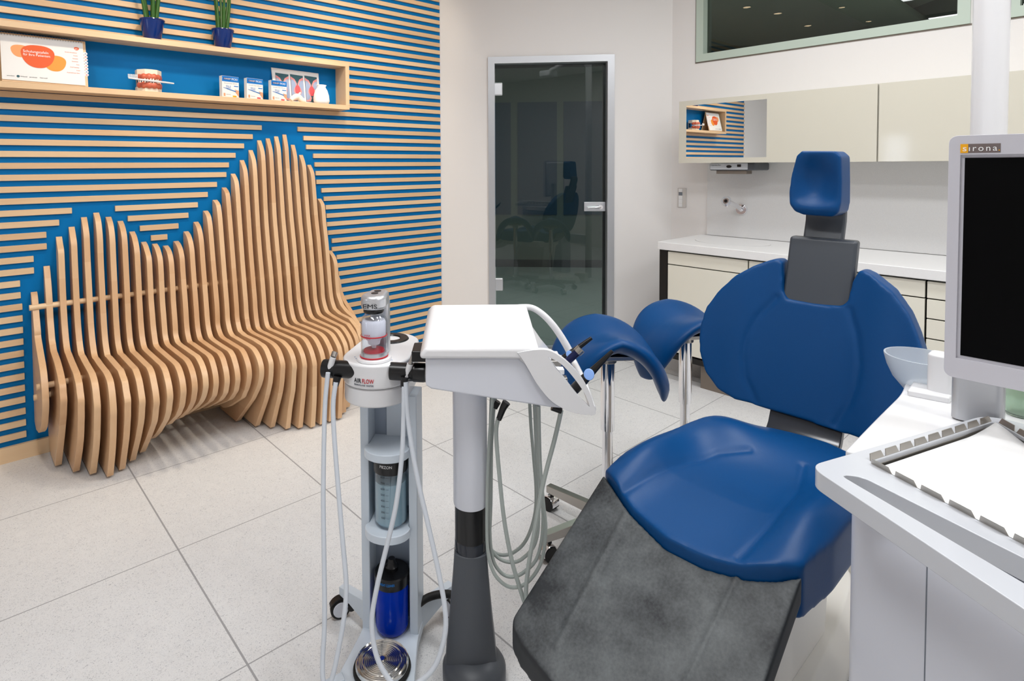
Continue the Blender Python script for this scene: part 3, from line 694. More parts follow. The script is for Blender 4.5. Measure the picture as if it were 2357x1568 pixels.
# ------------------------------------------------------------------ cabinets along the right wall
def wall_cab(y1, y0, lab, mirror=False):
    t = thing('wall_cabinet', lab, 'wall cabinet', (3.9, (y0+y1)/2, 1.408), group='cream wall cabinets in a row')
    bm = new(); box(bm, (3.770, y0, 1.408), (XW-.002, y1, 1.815)); obj('body', bm, M_creamm, t, bevel=(.001, 1), world=True)
    if mirror:
        bm = new(); my0, my1, mz0, mz1 = 1.455, 1.962, 1.437, 1.786
        plate_hole(bm, [(3.75, y1, 1.405), (3.75, y0+.003, 1.405), (3.75, y0+.003, 1.818), (3.75, y1, 1.818)], [[(3.75, my1, mz0), (3.75, my0, mz0), (3.75, my0, mz1), (3.75, my1, mz1)]], (.019, 0, 0))
        d = obj('door', bm, M_cream, t, smooth=False, world=True)
        bm = new(); box(bm, (3.7515, my0, mz0), (3.768, my1, mz1)); obj('mirror', bm, M_mirror, d, smooth=False, world=True)
    else:
        bm = new(); box(bm, (3.75, y0+.003, 1.405), (3.769, y1-.001, 1.818)); obj('door', bm, M_cream, t, bevel=(.001, 1), world=True)
wall_cab(2.012, .900, 'glossy cream wall cabinet with the mirror in its door', True)
wall_cab(.897, -.212, 'glossy cream wall cabinet right of the mirrored one')
wall_cab(-.215, -1.32, 'glossy cream wall cabinet farthest right, behind the white pole')
bm = new(); box(bm, (XW-.02, YB+.3, .90), (XW-.001, 1.965, 1.408)); o = obj('backsplash', bm, M_splash, smooth=False); tag(o, 'pale speckled backsplash panel between worktop and wall cabinets', 'backsplash')
# worktop with basin
WX0, WZ = 3.482, .898
bc = onZ(1655, 563, WZ); bc = V((3.80, min(bc.y, 1.74), WZ))
wt = thing('worktop', 'long white mineral worktop with a moulded oval basin', 'worktop', (3.77, .6, WZ-.05))
bm = new(); ell = [(bc.x+.165*math.cos(t), bc.y+.225*math.sin(t), WZ) for t in [2*PI*i/48 for i in range(48)]]
plate_hole(bm, [(WX0, 2.012, WZ), (XW-.021, 2.012, WZ), (XW-.021, YB+.3, WZ), (WX0, YB+.3, WZ)], [ell], (0, 0, -.05)); obj('slab', bm, M_work, wt, bevel=(.004, 2), world=True)
bm = new(); lathe(bm, [(1, 0), (.97, -.010), (.88, -.06), (.6, -.105), (.15, -.118), (0, -.119), (0, -.128), (.62, -.115), (.92, -.065), (1.0, -.02)], Matrix.Translation((bc.x, bc.y, WZ)) @ Matrix.Diagonal((.165, .225, 1, 1)), 48); obj('basin', bm, M_work, wt, world=True, angle=80)
bm = new(); box(bm, (3.505, 1.955, .165), (XW-.03, 2.008, WZ-.051)); box(bm, (3.505, YB+.3, .150), (XW-.03, 2.008, .185)); o = obj('cabinet_carcass', bm, M_blackm, smooth=False); tag(o, 'black lacquered end panel and floor carrying the base cabinets', 'cabinet carcass')
bm = new(); box(bm, (3.540, YB+.3, 0), (XW-.05, 1.745, .149)); o = obj('plinth', bm, M_taupe, smooth=False); tag(o, 'taupe recessed plinth under the base cabinets', 'plinth')
def base_cab(y1, y0, rows, lab):
    t = thing('base_cabinet', lab, 'base cabinet', (3.78, (y0+y1)/2, .186), group='cream base cabinets under the worktop')
    bm = new(); box(bm, (3.525, y0+.004, .186), (XW-.03, y1-.004, WZ-.052)); obj('body', bm, M_blackm, t, smooth=False, world=True)
    z = WZ-.060
    for nm, h in rows:
        bm = new(); box(bm, (3.504, y0+.003, z-h+.006), (3.524, y1-.003, z)); obj(nm, bm, M_creamm, t, bevel=(.0015, 1), world=True); z -= h
hh = WZ-.060-.19
base_cab(1.953, 1.452, [('drawer_front', .085), ('door', hh-.085)], 'cream base cabinet under the basin, next to the black end panel')
base_cab(1.450, .640, [('drawer_front', .085), ('door', hh-.085)], 'wide cream base cabinet behind the dental chair backrest')
base_cab(.638, .02, [('drawer_front', .085), ('drawer_front', .095), ('drawer_front', .095), ('drawer_front', hh-.275)], 'cream base cabinet with four drawers, behind the spittoon')
base_cab(.018, -.60, [('drawer_front', .085), ('drawer_front', .095), ('drawer_front', .095), ('drawer_front', hh-.275)], 'cream base cabinet with four drawers, rightmost behind the monitor')
# faucet
fr = onX(1708, 482, XW-.02); ft = onX(1673, 464, 3.86)
fa = thing('wall_faucet', 'chrome sensor faucet reaching out from the backsplash over the basin', 'faucet', tuple(fr))
bm = new(); cyl(bm, fr, fr+V((-.016, 0, 0)), .036, 32); obj('rosette', bm, M_chrome, fa, world=True, bevel=(.003, 2))
bm = new(); tube(bm, [fr+V((-.01, 0, 0)), fr.lerp(ft, .5)+V((0, 0, .004)), ft], .0155, n=20); sp = obj('spout', bm, M_chrome, fa, world=True)
dd = (ft-fr).normalized()
bm = new(); cyl(bm, ft-dd*.01, ft+dd*.014, .019); cyl(bm, ft+V((0, 0, -.012)), ft+V((0, 0, -.034)), .012); obj('outlet', bm, M_chrome, fa, world=True)
bm = new(); cyl(bm, ft+dd*.0135, ft+dd*.0155, .011); obj('sensor_eye', bm, M_black, fa, world=True)
bm = new(); m4 = Matrix.Translation(ft+dd*.008) @ dd.to_track_quat('Z', 'Y').to_matrix().to_4x4(); lathe(bm, [(.019, 0), (.034, 0), (.034, .002), (.019, .002)], m4, 32, True); obj('clear_collar', bm, M_clear, fa, world=True)
# dispenser under the cabinet
da, db = onX(1632, 372, 3.80), onX(1738, 392, 3.80)
di = thing('towel_dispenser', 'small grey appliance with a round button under the mirrored cabinet', 'dispenser', ((3.88), (da.y+db.y)/2, 1.36))
bm = new(); box(bm, (3.803, db.y, db.z-.002), (4.02, da.y, 1.404)); obj('housing', bm, M_greyk, di, bevel=(.010, 3), world=True)
bm = new(); box(bm, (3.799, db.y+.045, db.z+.004), (3.806, da.y-.006, 1.402)); obj('front_panel', bm, mat('silver_front', (196, 200, 206), .35), di, bevel=(.006, 2), world=True)
bm = new(); lathe(bm, [(0, 0), (.013, 0), (.013, .003), (0, .003)], Matrix.Translation((3.799, da.y*.55+db.y*.45, (db.z+1.404)/2)) @ Matrix.Rotation(-PI/2, 4, 'Y') @ Matrix.Diagonal((.7, 1.25, 1, 1)), 24); obj('button', bm, M_black, di, world=True)
bm = new(); box(bm, (3.797, db.y+.085, 1.378), (3.80, db.y+.108, 1.394)); obj('display', bm, M_black, di, smooth=False, world=True)
bm = new(); box(bm, (3.82, db.y+.06, db.z-.024), (3.90, da.y-.04, db.z-.002)); obj('paper_slot', bm, M_taupe, di, smooth=False, world=True)
text('lettering', 'Hygowipe Plus', M_gink, di, .011, (3.798, da.y-.014, 1.387), (0, -1, 0), (0, 0, 1), .0002, world=True, wid=.062)
# light switch
sa, sb = onX(1561, 433, XW), onX(1580, 478, XW)
sw = thing('switch_panel', 'slim vertical switch panel on the white wall left of the backsplash', 'light switch', (XW, (sa.y+sb.y)/2, (sa.z+sb.z)/2))
bm = new(); box(bm, (XW-.009, sb.y, sb.z), (XW-.001, sa.y, sa.z)); obj('frame', bm, mat('grey_switch_frame', (206, 202, 198), .4), sw, bevel=(.001, 1), world=True)
wsw = sa.y-sb.y; hsw = sa.z-sb.z
for nm, u0, u1, m_ in (('label_field', .80, .97, M_paper), ('display', .63, .79, M_gink), ('rocker', .42, .61, M_paper), ('rocker', .22, .41, M_paper), ('rocker', .03, .21, M_paper)):
    bm = new(); box(bm, (XW-.012, sb.y+wsw*.42, sb.z+hsw*u0), (XW-.008, sb.y+wsw*.84, sb.z+hsw*u1)); obj(nm, bm, m_, sw, smooth=False, world=True)

# ------------------------------------------------------------------ dental chair
CYL = .675
ch = thing('dental_chair', 'reclining dental chair in blue leatherette with a worn black leg rest cover', 'dental chair', (1.75, CYL, 0))
def mirror_line(L): return L
# headrest
def xform(bm, f):
    for v in bm.verts: v.co = f(v.co.copy())
hp = [(-.050, 1.437), (.045, 1.440), (.062, 1.425), (.080, 1.36), (.088, 1.30), (.086, 1.262), (.070, 1.238), (.045, 1.228), (-.040, 1.226), (-.058, 1.240), (-.064, 1.27), (-.066, 1.34), (-.066, 1.42)]
bm = new(); prism(bm, [(2.145, CYL+y, z) for y, z in hp], (.100, 0, 0)); bm = soft(bm, .004, 12)
def fh(c):
    y, z = c.y-CYL-.01, c.z-1.33
    if c.x < 2.19:
        d = (y/.054)**2+((z-.012)/.072)**2
        c.x += .030*math.exp(-d**1.3) - .012*math.exp(-((c.z-1.255)/.022)**2)*max(0, 1-(y/.085)**2)
    c.x += (c.z-1.23)*(-.10) + .012
    return c
xform(bm, fh); obj('headrest_pad', bm, M_upblue, ch, world=True, angle=180)
# neck bracket, curved
pts = [(2.235, 1.262), (2.243, 1.235), (2.240, 1.205), (2.230, 1.175), (2.218, 1.14), (2.200, 1.10)]
bm = new(); fr_ = [(x, CYL-.052, z) for x, z in pts]+[(x+.030, CYL-.052, z) for x, z in reversed(pts)]
prism(bm, fr_, (0, .118, 0)); obj('neck_bracket', bm, M_anth, ch, bevel=(.008, 3), world=True)
bm = new(); q = [(2.196, 1.150), (2.236, 1.150), (2.172, .93), (2.132, .93)]
prism(bm, [(x, CYL-.100, z) for x, z in q], (0, .198, 0)); obj('headrest_plate', bm, M_anth, ch, bevel=(.010, 4), world=True)
# backrest
Lh = [(.106, 1.062), (.118, 1.071), (.143, 1.066), (.191, 1.042), (.246, 1.002), (.296, .942), (.330, .878), (.342, .804), (.334, .729), (.308, .662), (.262, .614), (.205, .594), (.109, .585)]
Rh = [(-.109, .582), (-.190, .588), (-.243, .612), (-.280, .66), (-.300, .729), (-.304, .80), (-.297, .86), (-.279, .91), (-.255, .96), (-.210, 1.017), (-.153, 1.056), (-.128, 1.066), (-.115, 1.062)]
cut = [(-.101, 1.025), (-.094, .968), (-.078, .948), (.0, .942), (.080, .945), (.095, .966), (.102, 1.02)]
def bx_(z): return 2.045+.24*(z-.585)
bm = new(); prism(bm, [(0, CYL+y, z) for y, z in Lh+Rh+cut], (.062, 0, 0)); bm = soft(bm, .0055, 12)
creL = [(.112, .945), (.165, .87), (.190, .80), (.193, .745), (.180, .67), (.140, .60)]; creR = [(-.100, .945), (-.128, .87), (-.142, .79), (-.138, .73), (-.120, .66), (-.092, .60)]
creL3 = [V((0, y, z)) for y, z in creL]; creR3 = [V((0, y, z)) for y, z in creR]
def fb(c):
    y, z = c.y-CYL, c.z
    p = V((0, y, z)); d = min(seg_dist(p, creL3), seg_dist(p, creR3))
    front = c.x < .035
    yy = (y-.018)/.325
    dx = -.052*yy*yy
    if front: dx += .0045*math.exp(-(d/.010)**2) - .010*math.exp(-((abs(y-.018)-.20)/.06)**2) - .006*max(0, 1-((y-.02)/.13)**2)
    c.x = c.x+bx_(z)+dx
    return c
xform(bm, fb); obj('backrest', bm, M_upblue, ch, world=True, angle=180)
# link plate between seat and backrest
pts = [(2.085, .66), (2.060, .60), (2.035, .55), (1.990, .505), (1.92, .475)]
bm = new(); prism(bm, [(x, CYL-.108, z) for x, z in pts]+[(x+.022, CYL-.108, z-.014) for x, z in reversed(pts)], (0, .208, 0)); obj('link_plate', bm, M_anthg, ch, bevel=(.004, 3), world=True)
# seat
seam = [(1.330, .245), (1.275, .129), (1.242, .015), (1.244, -.073), (1.262, -.156), (1.285, -.207), (1.315, -.245)]
outl = [(x, CYL+y) for x, y in seam]+[(1.45, CYL-.262), (1.62, CYL-.262), (1.78, CYL-.25), (1.90, CYL-.20), (1.955, CYL-.10), (1.955, CYL+.06), (1.90, CYL+.15), (1.80, CYL+.195), (1.72, CYL+.225), (1.60, CYL+.250), (1.45, CYL+.262)]
bm = new(); prism(bm, [(x, y, .455) for x, y in outl], (0, 0, .092)); bm = soft(bm, .0055, 14)
cs1 = [V((1.285, .165, 0)), V((1.42, .150, 0)), V((1.56, .125, 0)), V((1.66, .09, 0)), V((1.72, .03, 0))]; cs2 = [V((1.275, -.135, 0)), V((1.42, -.145, 0)), V((1.60, -.135, 0)), V((1.75, -.10, 0))]
def fs(c):
    y = c.y-CYL; u = (c.x-1.25)/.70
    top = max(0, min(1, (c.z-.50)/.03))
    p = V((c.x, y, 0)); d = min(seg_dist(p, cs1), seg_dist(p, cs2))
    g = math.exp(-((abs(y)-.205)/.060)**2)
    h = .052*g*math.exp(-((u-.36)/.30)**2)
    h += .055*math.exp(-((u-.78)/.16)**2)*math.exp(-((y-.11)/.10)**2)
    h += .030*math.exp(-((u-.86)/.22)**2)*(1-math.exp(-((y-.11)/.10)**2))
    h -= .018*max(0, 1-u*3.2)*(1-min(1, (abs(y)/.25)**2))
    h += .010
    h -= .005*math.exp(-(d/.010)**2)
    c.z += h*top
    return c
xform(bm, fs); obj('seat', bm, M_upblue, ch, world=True, angle=180)
bm = new(); prism(bm, [(1.34, CYL-.20, .40), (1.90, CYL-.20, .40), (1.94, CYL, .40), (1.90, CYL+.20, .40), (1.34, CYL+.20, .40)], (0, 0, .075)); obj('seat_shell', bm, M_basep, ch, bevel=(.01, 2), world=True)
# leg rest with a worn cover
SLP = .61
def lz(x): return .552+SLP*(x-1.31)
seam2 = [(1.328, .246), (1.273, .130), (1.241, .015), (1.243, -.073), (1.261, -.156), (1.284, -.207), (1.312, -.246)]
foot = [(.980, -.250), (.960, -.236), (.945, -.20), (.936, -.15), (.926, -.08), (.924, 0), (.926, .08), (.936, .15), (.945, .20), (.958, .236), (.976, .250)]
bm = new(); prism(bm, [(x, CYL+y, 0) for x, y in seam2+foot], (0, 0, .058)); bm = soft(bm, .0050, 9)
l1 = [V((1.265, .140, 0)), V((.98, .125, 0))]; l2 = [V((1.262, -.140, 0)), V((.98, -.125, 0))]
def fl(c):
    p = V((c.x, c.y-CYL, 0)); d = min(seg_dist(p, l1), seg_dist(p, l2))
    z = c.z
    if z > .03: z += .0045*math.exp(-(d/.006)**2)
    c.z = lz(c.x)-.058+z
    return c
xform(bm, fl); obj('leg_rest', bm, M_worn, ch, world=True, angle=180, label='worn black leg rest cover')
bm = new(); prism(bm, [(1.33, CYL-.16, .50), (1.02, CYL-.16, .315), (1.02, CYL-.16, .285), (1.33, CYL-.16, .43)], (0, .32, 0)); obj('leg_support', bm, M_basep, ch, bevel=(.006, 2), world=True)
# lifting column and base
bm = new(); prism(bm, [(1.52, CYL-.13, .06), (1.86, CYL-.13, .06), (1.92, CYL-.13, .42), (1.44, CYL-.13, .42)], (0, .26, 0)); obj('lift_column', bm, M_basep, ch, bevel=(.02, 3), world=True)
bp = [(1.36, -.165), (1.60, -.165), (1.85, -.15), (2.16, -.11), (2.30, -.04), (2.30, .06), (2.16, .13), (1.85, .16), (1.36, .165)]
bm = new(); rp = round_poly([(x, CYL+y) for x, y in bp], .08, 6)
cxm = sum(p[0] for p in rp)/len(rp); cym = CYL
lo_ = [bm.verts.new((cxm+(x-cxm)*1.06, cym+(y-cym)*1.30, .0)) for x, y in rp]; l2_ = [bm.verts.new((cxm+(x-cxm)*1.06, cym+(y-cym)*1.30, .020)) for x, y in rp]; hi_ = [bm.verts.new((x, y, .072)) for x, y in rp]
for A, B in ((lo_, l2_), (l2_, hi_)):
    for i in range(len(A)): bm.faces.new((A[i], A[(i+1) % len(A)], B[(i+1) % len(A)], B[i]))
bm.faces.new(hi_); bm.faces.new(list(reversed(lo_))); base = obj('base', bm, M_basep, ch, bevel=(.006, 2), world=True)
bm = new()
for k in range(9): box(bm, (1.52+k*.030, CYL-.128, .0705), (1.527+k*.030, CYL+.10, .0750))
obj('grip_ribs', bm, M_grooves, base, smooth=False, world=True)
bm = new(); box(bm, (2.20, .50, .012), (2.34, .585, .105)); box(bm, (2.24, .492, .03), (2.30, .50, .10)); obj('foot_switch', bm, M_basep, ch, bevel=(.01, 2), world=True)

# ------------------------------------------------------------------ saddle stools
def saddle_mesh():
    nu, nv = 46, 46; top, bot = [], []
    def S(u, v):
        # v along the saddle (front -1 .. back 1), u across
        wide = .188*(1-.30*max(0, -v)**1.6-.06*max(0, v)**2)
        th = u*1.75
        wx = wide
        x = wx*(math.sin(max(-1.2, min(1.2, th*.80)))*1.02+.10*u)
        drop = (.190-.05*max(0, v))*abs(u)**2.1+.02*abs(u)
        z = -drop +   .055*max(0, v)**1.7 + .040*max(0, -v)**2.2*(1-abs(u)*.5)
        y = .168*v*(1-.30*abs(u)**2.2)-.02*abs(u)
        return V((x, y, z))
    for i in range(nu+1):
        rt, rb = [], []
        for j in range(nv+1):
            u = math.sin((i/nu*2-1)*PI/2); v = math.sin((j/nv*2-1)*PI/2)
            # superellipse footprint
            k = max(abs(u), abs(v)); l = (abs(u)**4+abs(v)**4)**.25
            if l > 1e-6: u, v = u*k/l, v*k/l
            p = S(u, v); e = 1e-3
            n = (S(u+e, v)-S(u-e, v)).cross(S(u, v+e)-S(u, v-e)).normalized()
            if n.z < 0 and abs(u) < .5: n = -n
            r = min(1, (abs(u)**4+abs(v)**4)**.25)
            t = .030*math.sqrt(max(0, 1-r**5))
            rt.append(p+n*t); rb.append(p-n*t*.9)
        top.append(rt); bot.append(rb)
    bm = new()
    vt = [[bm.verts.new(p) for p in r] for r in top]; vb = [[bm.verts.new(p) for p in r] for r in bot]
    for i in range(nu):
        for j in range(nv):
            bm.faces.new((vt[i][j], vt[i+1][j], vt[i+1][j+1], vt[i][j+1])); bm.faces.new((vb[i][j], vb[i][j+1], vb[i+1][j+1], vb[i+1][j]))
    per = [(i, 0) for i in range(nu)]+[(nu, j) for j in range(nv)]+[(i, nv) for i in range(nu, 0, -1)]+[(0, j) for j in range(nv, 0, -1)]
    for a, b in zip(per, per[1:]+per[:1]):
        try: bm.faces.new((vt[a[0]][a[1]], vt[b[0]][b[1]], vb[b[0]][b[1]], vb[a[0]][a[1]]))
        except ValueError: pass
    bmesh.ops.remove_doubles(bm, verts=bm.verts, dist=.0004)
    return bm
STH = .768
stool = thing('saddle_stool', 'blue saddle stool on a chrome column, nearer the white instrument cart', 'stool', (1.835, 1.257, 0), math.radians(-38), group='blue saddle stools')
bm = saddle_mesh()
for v in bm.verts: v.co.z += STH-.02
obj('seat', bm, M_upblue, stool, angle=180)
bm = new(); box(bm, (-.070, -.09, .702), (.070, .09, .718)); cyl(bm, (0, 0, .67), (0, 0, .705), .032); obj('seat_plate', bm, M_steel, stool, bevel=(.003, 2))
bm = new(); lathe(bm, [(0, .415), (.021, .415), (.0252, .417), (.0252, .69), (0, .69)], None, 32); obj('column_sleeve', bm, M_chrome, stool)
bm = new(); lathe(bm, [(0, .06), (.0192, .06), (.0192, .415), (0, .415)], None, 32); obj('column', bm, M_chrome, stool)
bm = new(); lathe(bm, [(0, .072), (.075, .072), (.078, .080), (.070, .105), (.045, .118), (.030, .122), (0, .122)], None, 32); obj('hub', bm, M_steel, stool)
for k in range(5):
    a = math.radians(130+72*k); d = V((math.cos(a), math.sin(a), 0)); mt = Matrix.Rotation(a, 4, 'Z')
    bm = new(); prism(bm, [mt @ V(p) for p in ((.05, -.015, .070), (.275, -.015, .070), (.275, -.015, .098), (.05, -.015, .112))], d.cross(V((0, 0, 1)))*-.030); leg = obj('leg', bm, M_steel, stool, bevel=(.002, 1))
    p = d*.255; t = V((-d.y, d.x, 0))
    bm = new(); cyl(bm, (p.x, p.y, .052), (p.x, p.y, .072), .007); 
    for s in (-1, 1): cyl(bm, V((p.x, p.y, .027))+t*(s*.009)+d*.008, V((p.x, p.y, .027))+t*(s*.024)+d*.008, .027, 24)
    obj('caster', bm, M_rubber, leg)
    bm = new(); lathe(bm, [(.0285, -.0235), (.0300, -.02), (.0300, .02), (.0285, .0235)], Matrix.Translation(V((p.x, p.y, .030))+d*.008) @ t.to_track_quat('Z', 'Y').to_matrix().to_4x4(), 24)
    for v in list(bm.verts):
        if v.co.z < .018: bm.verts.remove(v)
    obj('caster_hood', bm, M_chrome, leg)
dup(stool, (2.288, 1.193, 0), math.radians(-34), 'blue saddle stool on a chrome column, farther back beside the dental chair', 'blue saddle stools')

# ------------------------------------------------------------------ prophylaxis trolley
TO = V((.931, 1.368, 0)); TRZ = math.atan2(-.763, .647)
tr = thing('polishing_trolley', 'slim pale dental polishing trolley with open column and white oval head', 'trolley', tuple(TO), TRZ)
TM = Matrix.Translation(TO) @ Matrix.Rotation(TRZ, 4, 'Z'); TX = (TM.to_3x3() @ V((1, 0, 0))); TY = (TM.to_3x3() @ V((0, 1, 0)))
def onT(x, y, b): return TM.inverted() @ onP(x, y, TO+TY*b, TY)
def stadium(cx_, y0, y1, r0, r1, n=20):
    return [(cx_+r0*math.cos(a), y0+r0*math.sin(a)) for a in [PI+PI*k/n for k in range(n+1)]]+[(cx_+r1*math.cos(a), y1+r1*math.sin(a)) for a in [PI*k/n for k in range(n+1)]]
# column: two cheeks and a back
bm = new()
box(bm, (-.083, .0, .055), (-.058, .078, .75)); box(bm, (.058, .0, .055), (.083, .078, .75)); obj('column', bm, M_pale, tr, bevel=(.003, 2))
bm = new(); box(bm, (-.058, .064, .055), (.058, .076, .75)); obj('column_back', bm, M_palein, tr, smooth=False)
bm = new(); box(bm, (-.020, .058, .40), (.058, .0645, .75)); obj('inner_panel', bm, M_pale, tr, smooth=False)
# head
HX = -.032
bm = new(); prism(bm, [(x, y, .742) for x, y in stadium(HX, .012, .145, .094, .088)], (0, 0, .050)); obj('head_lower', bm, M_white, tr, bevel=(.006, 3), angle=30)
bm = new(); prism(bm, [(x, y, .793) for x, y in stadium(HX, .012, .145, .097, .090)], (0, 0, .068)); obj('head_upper', bm, M_white, tr, bevel=(.007, 4), angle=30)
# second chamber seat
bm = new(); m4 = Matrix.Translation((HX, .165, .8612)); lathe(bm, [(.024, -.004), (.030, .004), (.052, .004), (.055, .0), (.055, -.002), (.022, -.006)], m4, 32); obj('chamber_seat', bm, M_black, tr)
# powder chamber
px, py = -.030, -.028
pcm = Matrix.Translation((px, py, .862)) @ Matrix.Diagonal((1, 1, .92, 1))
bm = new(); lathe(bm, [(0, 0), (.049, 0), (.047, .006), (.040, .008), (0, .008)], pcm, 32); obj('chamber_foot', bm, M_white, tr)
bm = new(); lathe(bm, [(0, .008), (.0385, .008), (.0385, .014), (.0365, .014), (.0365, .024), (0, .024)], pcm, 32); obj('chamber_ring', bm, M_silver, tr)
bm = new(); lathe(bm, [(.0385, .0085), (.0395, .0095), (.0395, .0125), (.0385, .0135)], pcm, 32, True); lathe(bm, [(.0362, .0715), (.0372, .0725), (.0372, .0745), (.0362, .0755)], pcm, 32, True); obj('red_seal', bm, M_red, tr)
bm = new(); lathe(bm, [(0, .024), (.030, .024), (.028, .030), (.010, .032), (0, .032)], pcm, 32); obj('red_base', bm, M_red, tr)
bm = new(); lathe(bm, [(.0365, .022), (.0365, .100), (.0370, .118), (.033, .128), (.024, .136), (.024, .142), (.022, .142), (.022, .135), (.031, .126), (.0348, .116), (.0348, .022)], pcm, 40, True)
chb = obj('powder_chamber', bm, M_clear, tr)
bm = new(); lathe(bm, [(0, .034), (.006, .034), (.007, .044), (.016, .046), (.018, .056), (.020, .060), (.033, .074), (.0335, .112), (.030, .120), (0, .120)], pcm, 32); obj('powder_fill', bm, M_powder, chb)
bm = new(); lathe(bm, [(0, .142), (.0265, .142), (.0285, .146), (.0285, .152), (.027, .156), (0, .156)], pcm, 32); obj('chamber_collar', bm, M_black, tr)
bm = new(); prism(bm, [(x, y, 1.001) for x, y in stadium(px, py+.004, py+.050, .036, .030)], (0, 0, .042)); cap = obj('chamber_cap', bm, M_silver, tr, bevel=(.012, 4), angle=30)
bm = new(); box(bm, (px-.026, py+.045, .862), (px+.028, py+.078, 1.02)); obj('chamber_arm', bm, M_silver, tr, bevel=(.008, 3))
bm = new()
for q in (py+.012, py+.042): lathe(bm, [(0, 0), (.010, 0), (.010, .0015), (0, .0015)], Matrix.Translation((px, q, 1.0430)), 20)
obj('cap_inlay', bm, M_black, cap)
text('lettering', 'EMS', M_ink, tr, .017, (px-.022, py-.0325, 1.010), (1, 0, 0), (0, 0, 1), .0006, wid=.040)
text('lettering', 'MAX', M_red, tr, .008, (px-.016, py-.0372, .934), (1, 0, 0), (0, 0, 1), .0003, wid=.016)
text('lettering', 'PLUS', M_red, tr, .008, (px-.016, py-.0372, .925), (1, 0, 0), (0, 0, 1), .0003, wid=.016)
# front lettering follows the rounded head
fx_ = HX-.036
def bend_text(o, cx_, cy_, R_):
    for v in o.data.vertices:
        a = (v.co.x-cx_)/R_; d = R_-(v.co.y-0)
        v.co.x, v.co.y = cx_+R_*math.sin(a)*1.0+0, cy_-math.cos(a)*R_+(v.co.y)
for s, m_, x_, w_, z_, sz in (('AIR', M_ink, -.042, .0235, .806, .017), ('FLOW', M_red, -.0165, .033, .806, .017), ('PROPHYLAXIS  MASTER', M_gink, -.042, .058, .798, .0058)):
    o = text('lettering', s, m_, tr, sz, (HX+x_, 0, z_+.006), (1, 0, 0), (0, 0, 1), .0006, wid=w_); bend_text(o, HX, .012, .0978)
for k in range(11):
    a = math.radians(-150+k*11); bm = new(); lathe(bm, [(0, 0), (.0022, 0), (.0022, .0006), (0, .0006)], Matrix.Translation((px+.068*math.cos(a), .022+.085*math.sin(a)*.98, .8612)), 10); obj('touch_mark', bm, M_blugrey, tr)
# hand holders
for s_, xb, zb, b1, b2 in ((-1, -.100, .836, (777, 866), (772, 888)), (1, .054, .838, (932, 868), (929, 892))):
    m4 = Matrix.Translation((xb, -.052, zb)) @ Matrix.Rotation(s_*PI/2, 4, 'Y')
    bm = new(); lathe(bm, [(0, -.03), (.024, -.03), (.024, .034), (.0255, .036), (.0255, .064), (.024, .070), (0, .070)], m4, 28); ho = obj('hand_holder', bm, M_black, tr)
    bm = new(); cyl(bm, onT(*b1, -.075), onT(*b2, -.080), .0115, r2=.0085); obj('hose_boot', bm, M_black, ho)
# shelves
for zt in (.606, .377):
    bm = new(); q = [(-.058, .064), (-.058, .0)]+[(.064*math.cos(a)*1.02, -.012+.052*math.sin(a)) for a in [PI+PI*k/16 for k in range(17)]]+[(.058, .0), (.058, .064)]
    prism(bm, [(x, y, zt-.024) for x, y in q], (0, 0, .024)); obj('shelf', bm, M_pale, tr, bevel=(.003, 2), angle=30)
# foot plate, legs, casters
bm = new(); prism(bm, [(x, y, .030) for x, y in round_poly([(-.085, .12), (.085, .12), (.085, -.02), (.118, -.23), (-.085, -.23), (-.098, -.16), (-.083, -.02)], .02)], (0, 0, .030)); obj('foot_plate', bm, M_pale, tr, bevel=(.003, 2), angle=30)
def trleg(p0, p1, wheel, brake):
    bm = new(); p0, p1 = V(p0), V(p1); d = (p1-p0).normalized(); t = d.cross(V((0, 0, 1)))
    prism(bm, [p0-t*.014+V((0, 0, .02)), p1-t*.012+V((0, 0, .012)), p1-t*.012+V((0, 0, -.014)), p0.lerp(p1, .65)-t*.012+V((0, 0, -.024)), p0-t*.014+V((0, 0, -.055))], t*.027); lg = obj('leg', bm, M_pale, tr, bevel=(.002, 1))
    w = V(wheel); ax = V((.55, -.83, 0)) if brake else V((.92, -.38, 0)); ax = (TM.to_3x3().inverted() @ (RGT*.35-FWD*.93)); ax.z = 0; ax.normalize()
    if not brake: ax = (TM.to_3x3().inverted() @ (RGT*-.75-FWD*.6)); ax.z = 0; ax.normalize()
    m4 = Matrix.Translation((w.x, w.y, .031)) @ ax.to_track_quat('Z', 'Y').to_matrix().to_4x4()
    bm = new(); lathe(bm, [(0, -.010), (.028, -.010), (.031, -.006), (.031, .006), (.028, .010), (0, .010)], m4, 28); c = obj('caster', bm, M_rubber, lg)
    bm = new(); lathe(bm, [(0, .0101), (.0235, .0101), (.022, .0115), (0, .0115)], m4, 28); lathe(bm, [(0, -.0101), (.0235, -.0101), (.022, -.0115), (0, -.0115)], m4, 28); obj('wheel_disc', bm, M_whitem, lg)
    bm = new(); lathe(bm, [(.0315, -.011), (.036, -.011), (.036, .011), (.0315, .011)], m4, 28, True)
    for v in list(bm.verts):
        if v.co.z < .040: bm.verts.remove(v)
    if brake: cyl(bm, m4 @ V((.034, 0, -.012)), m4 @ V((.034, 0, .012)), .013)
    obj('caster_fork', bm, M_black, lg)
trleg((-.07, .05, .085), (-.185, .112, .085), (-.186, .100, 0), True)
trleg((.07, .06, .085), (.150, .175, .085), (.150, .155, 0), False)
trleg((-.08, -.17, .050), (-.165, -.235, .050), (-.160, -.232, 0), True)
bm = new(); tube(bm, [TM.inverted() @ onZ(x, y, .115) for x, y in ((962, 1392), (985, 1376), (1015, 1368), (1042, 1370), (1062, 1385))], .011, n=12); obj('push_handle', bm, M_rubber, tr)
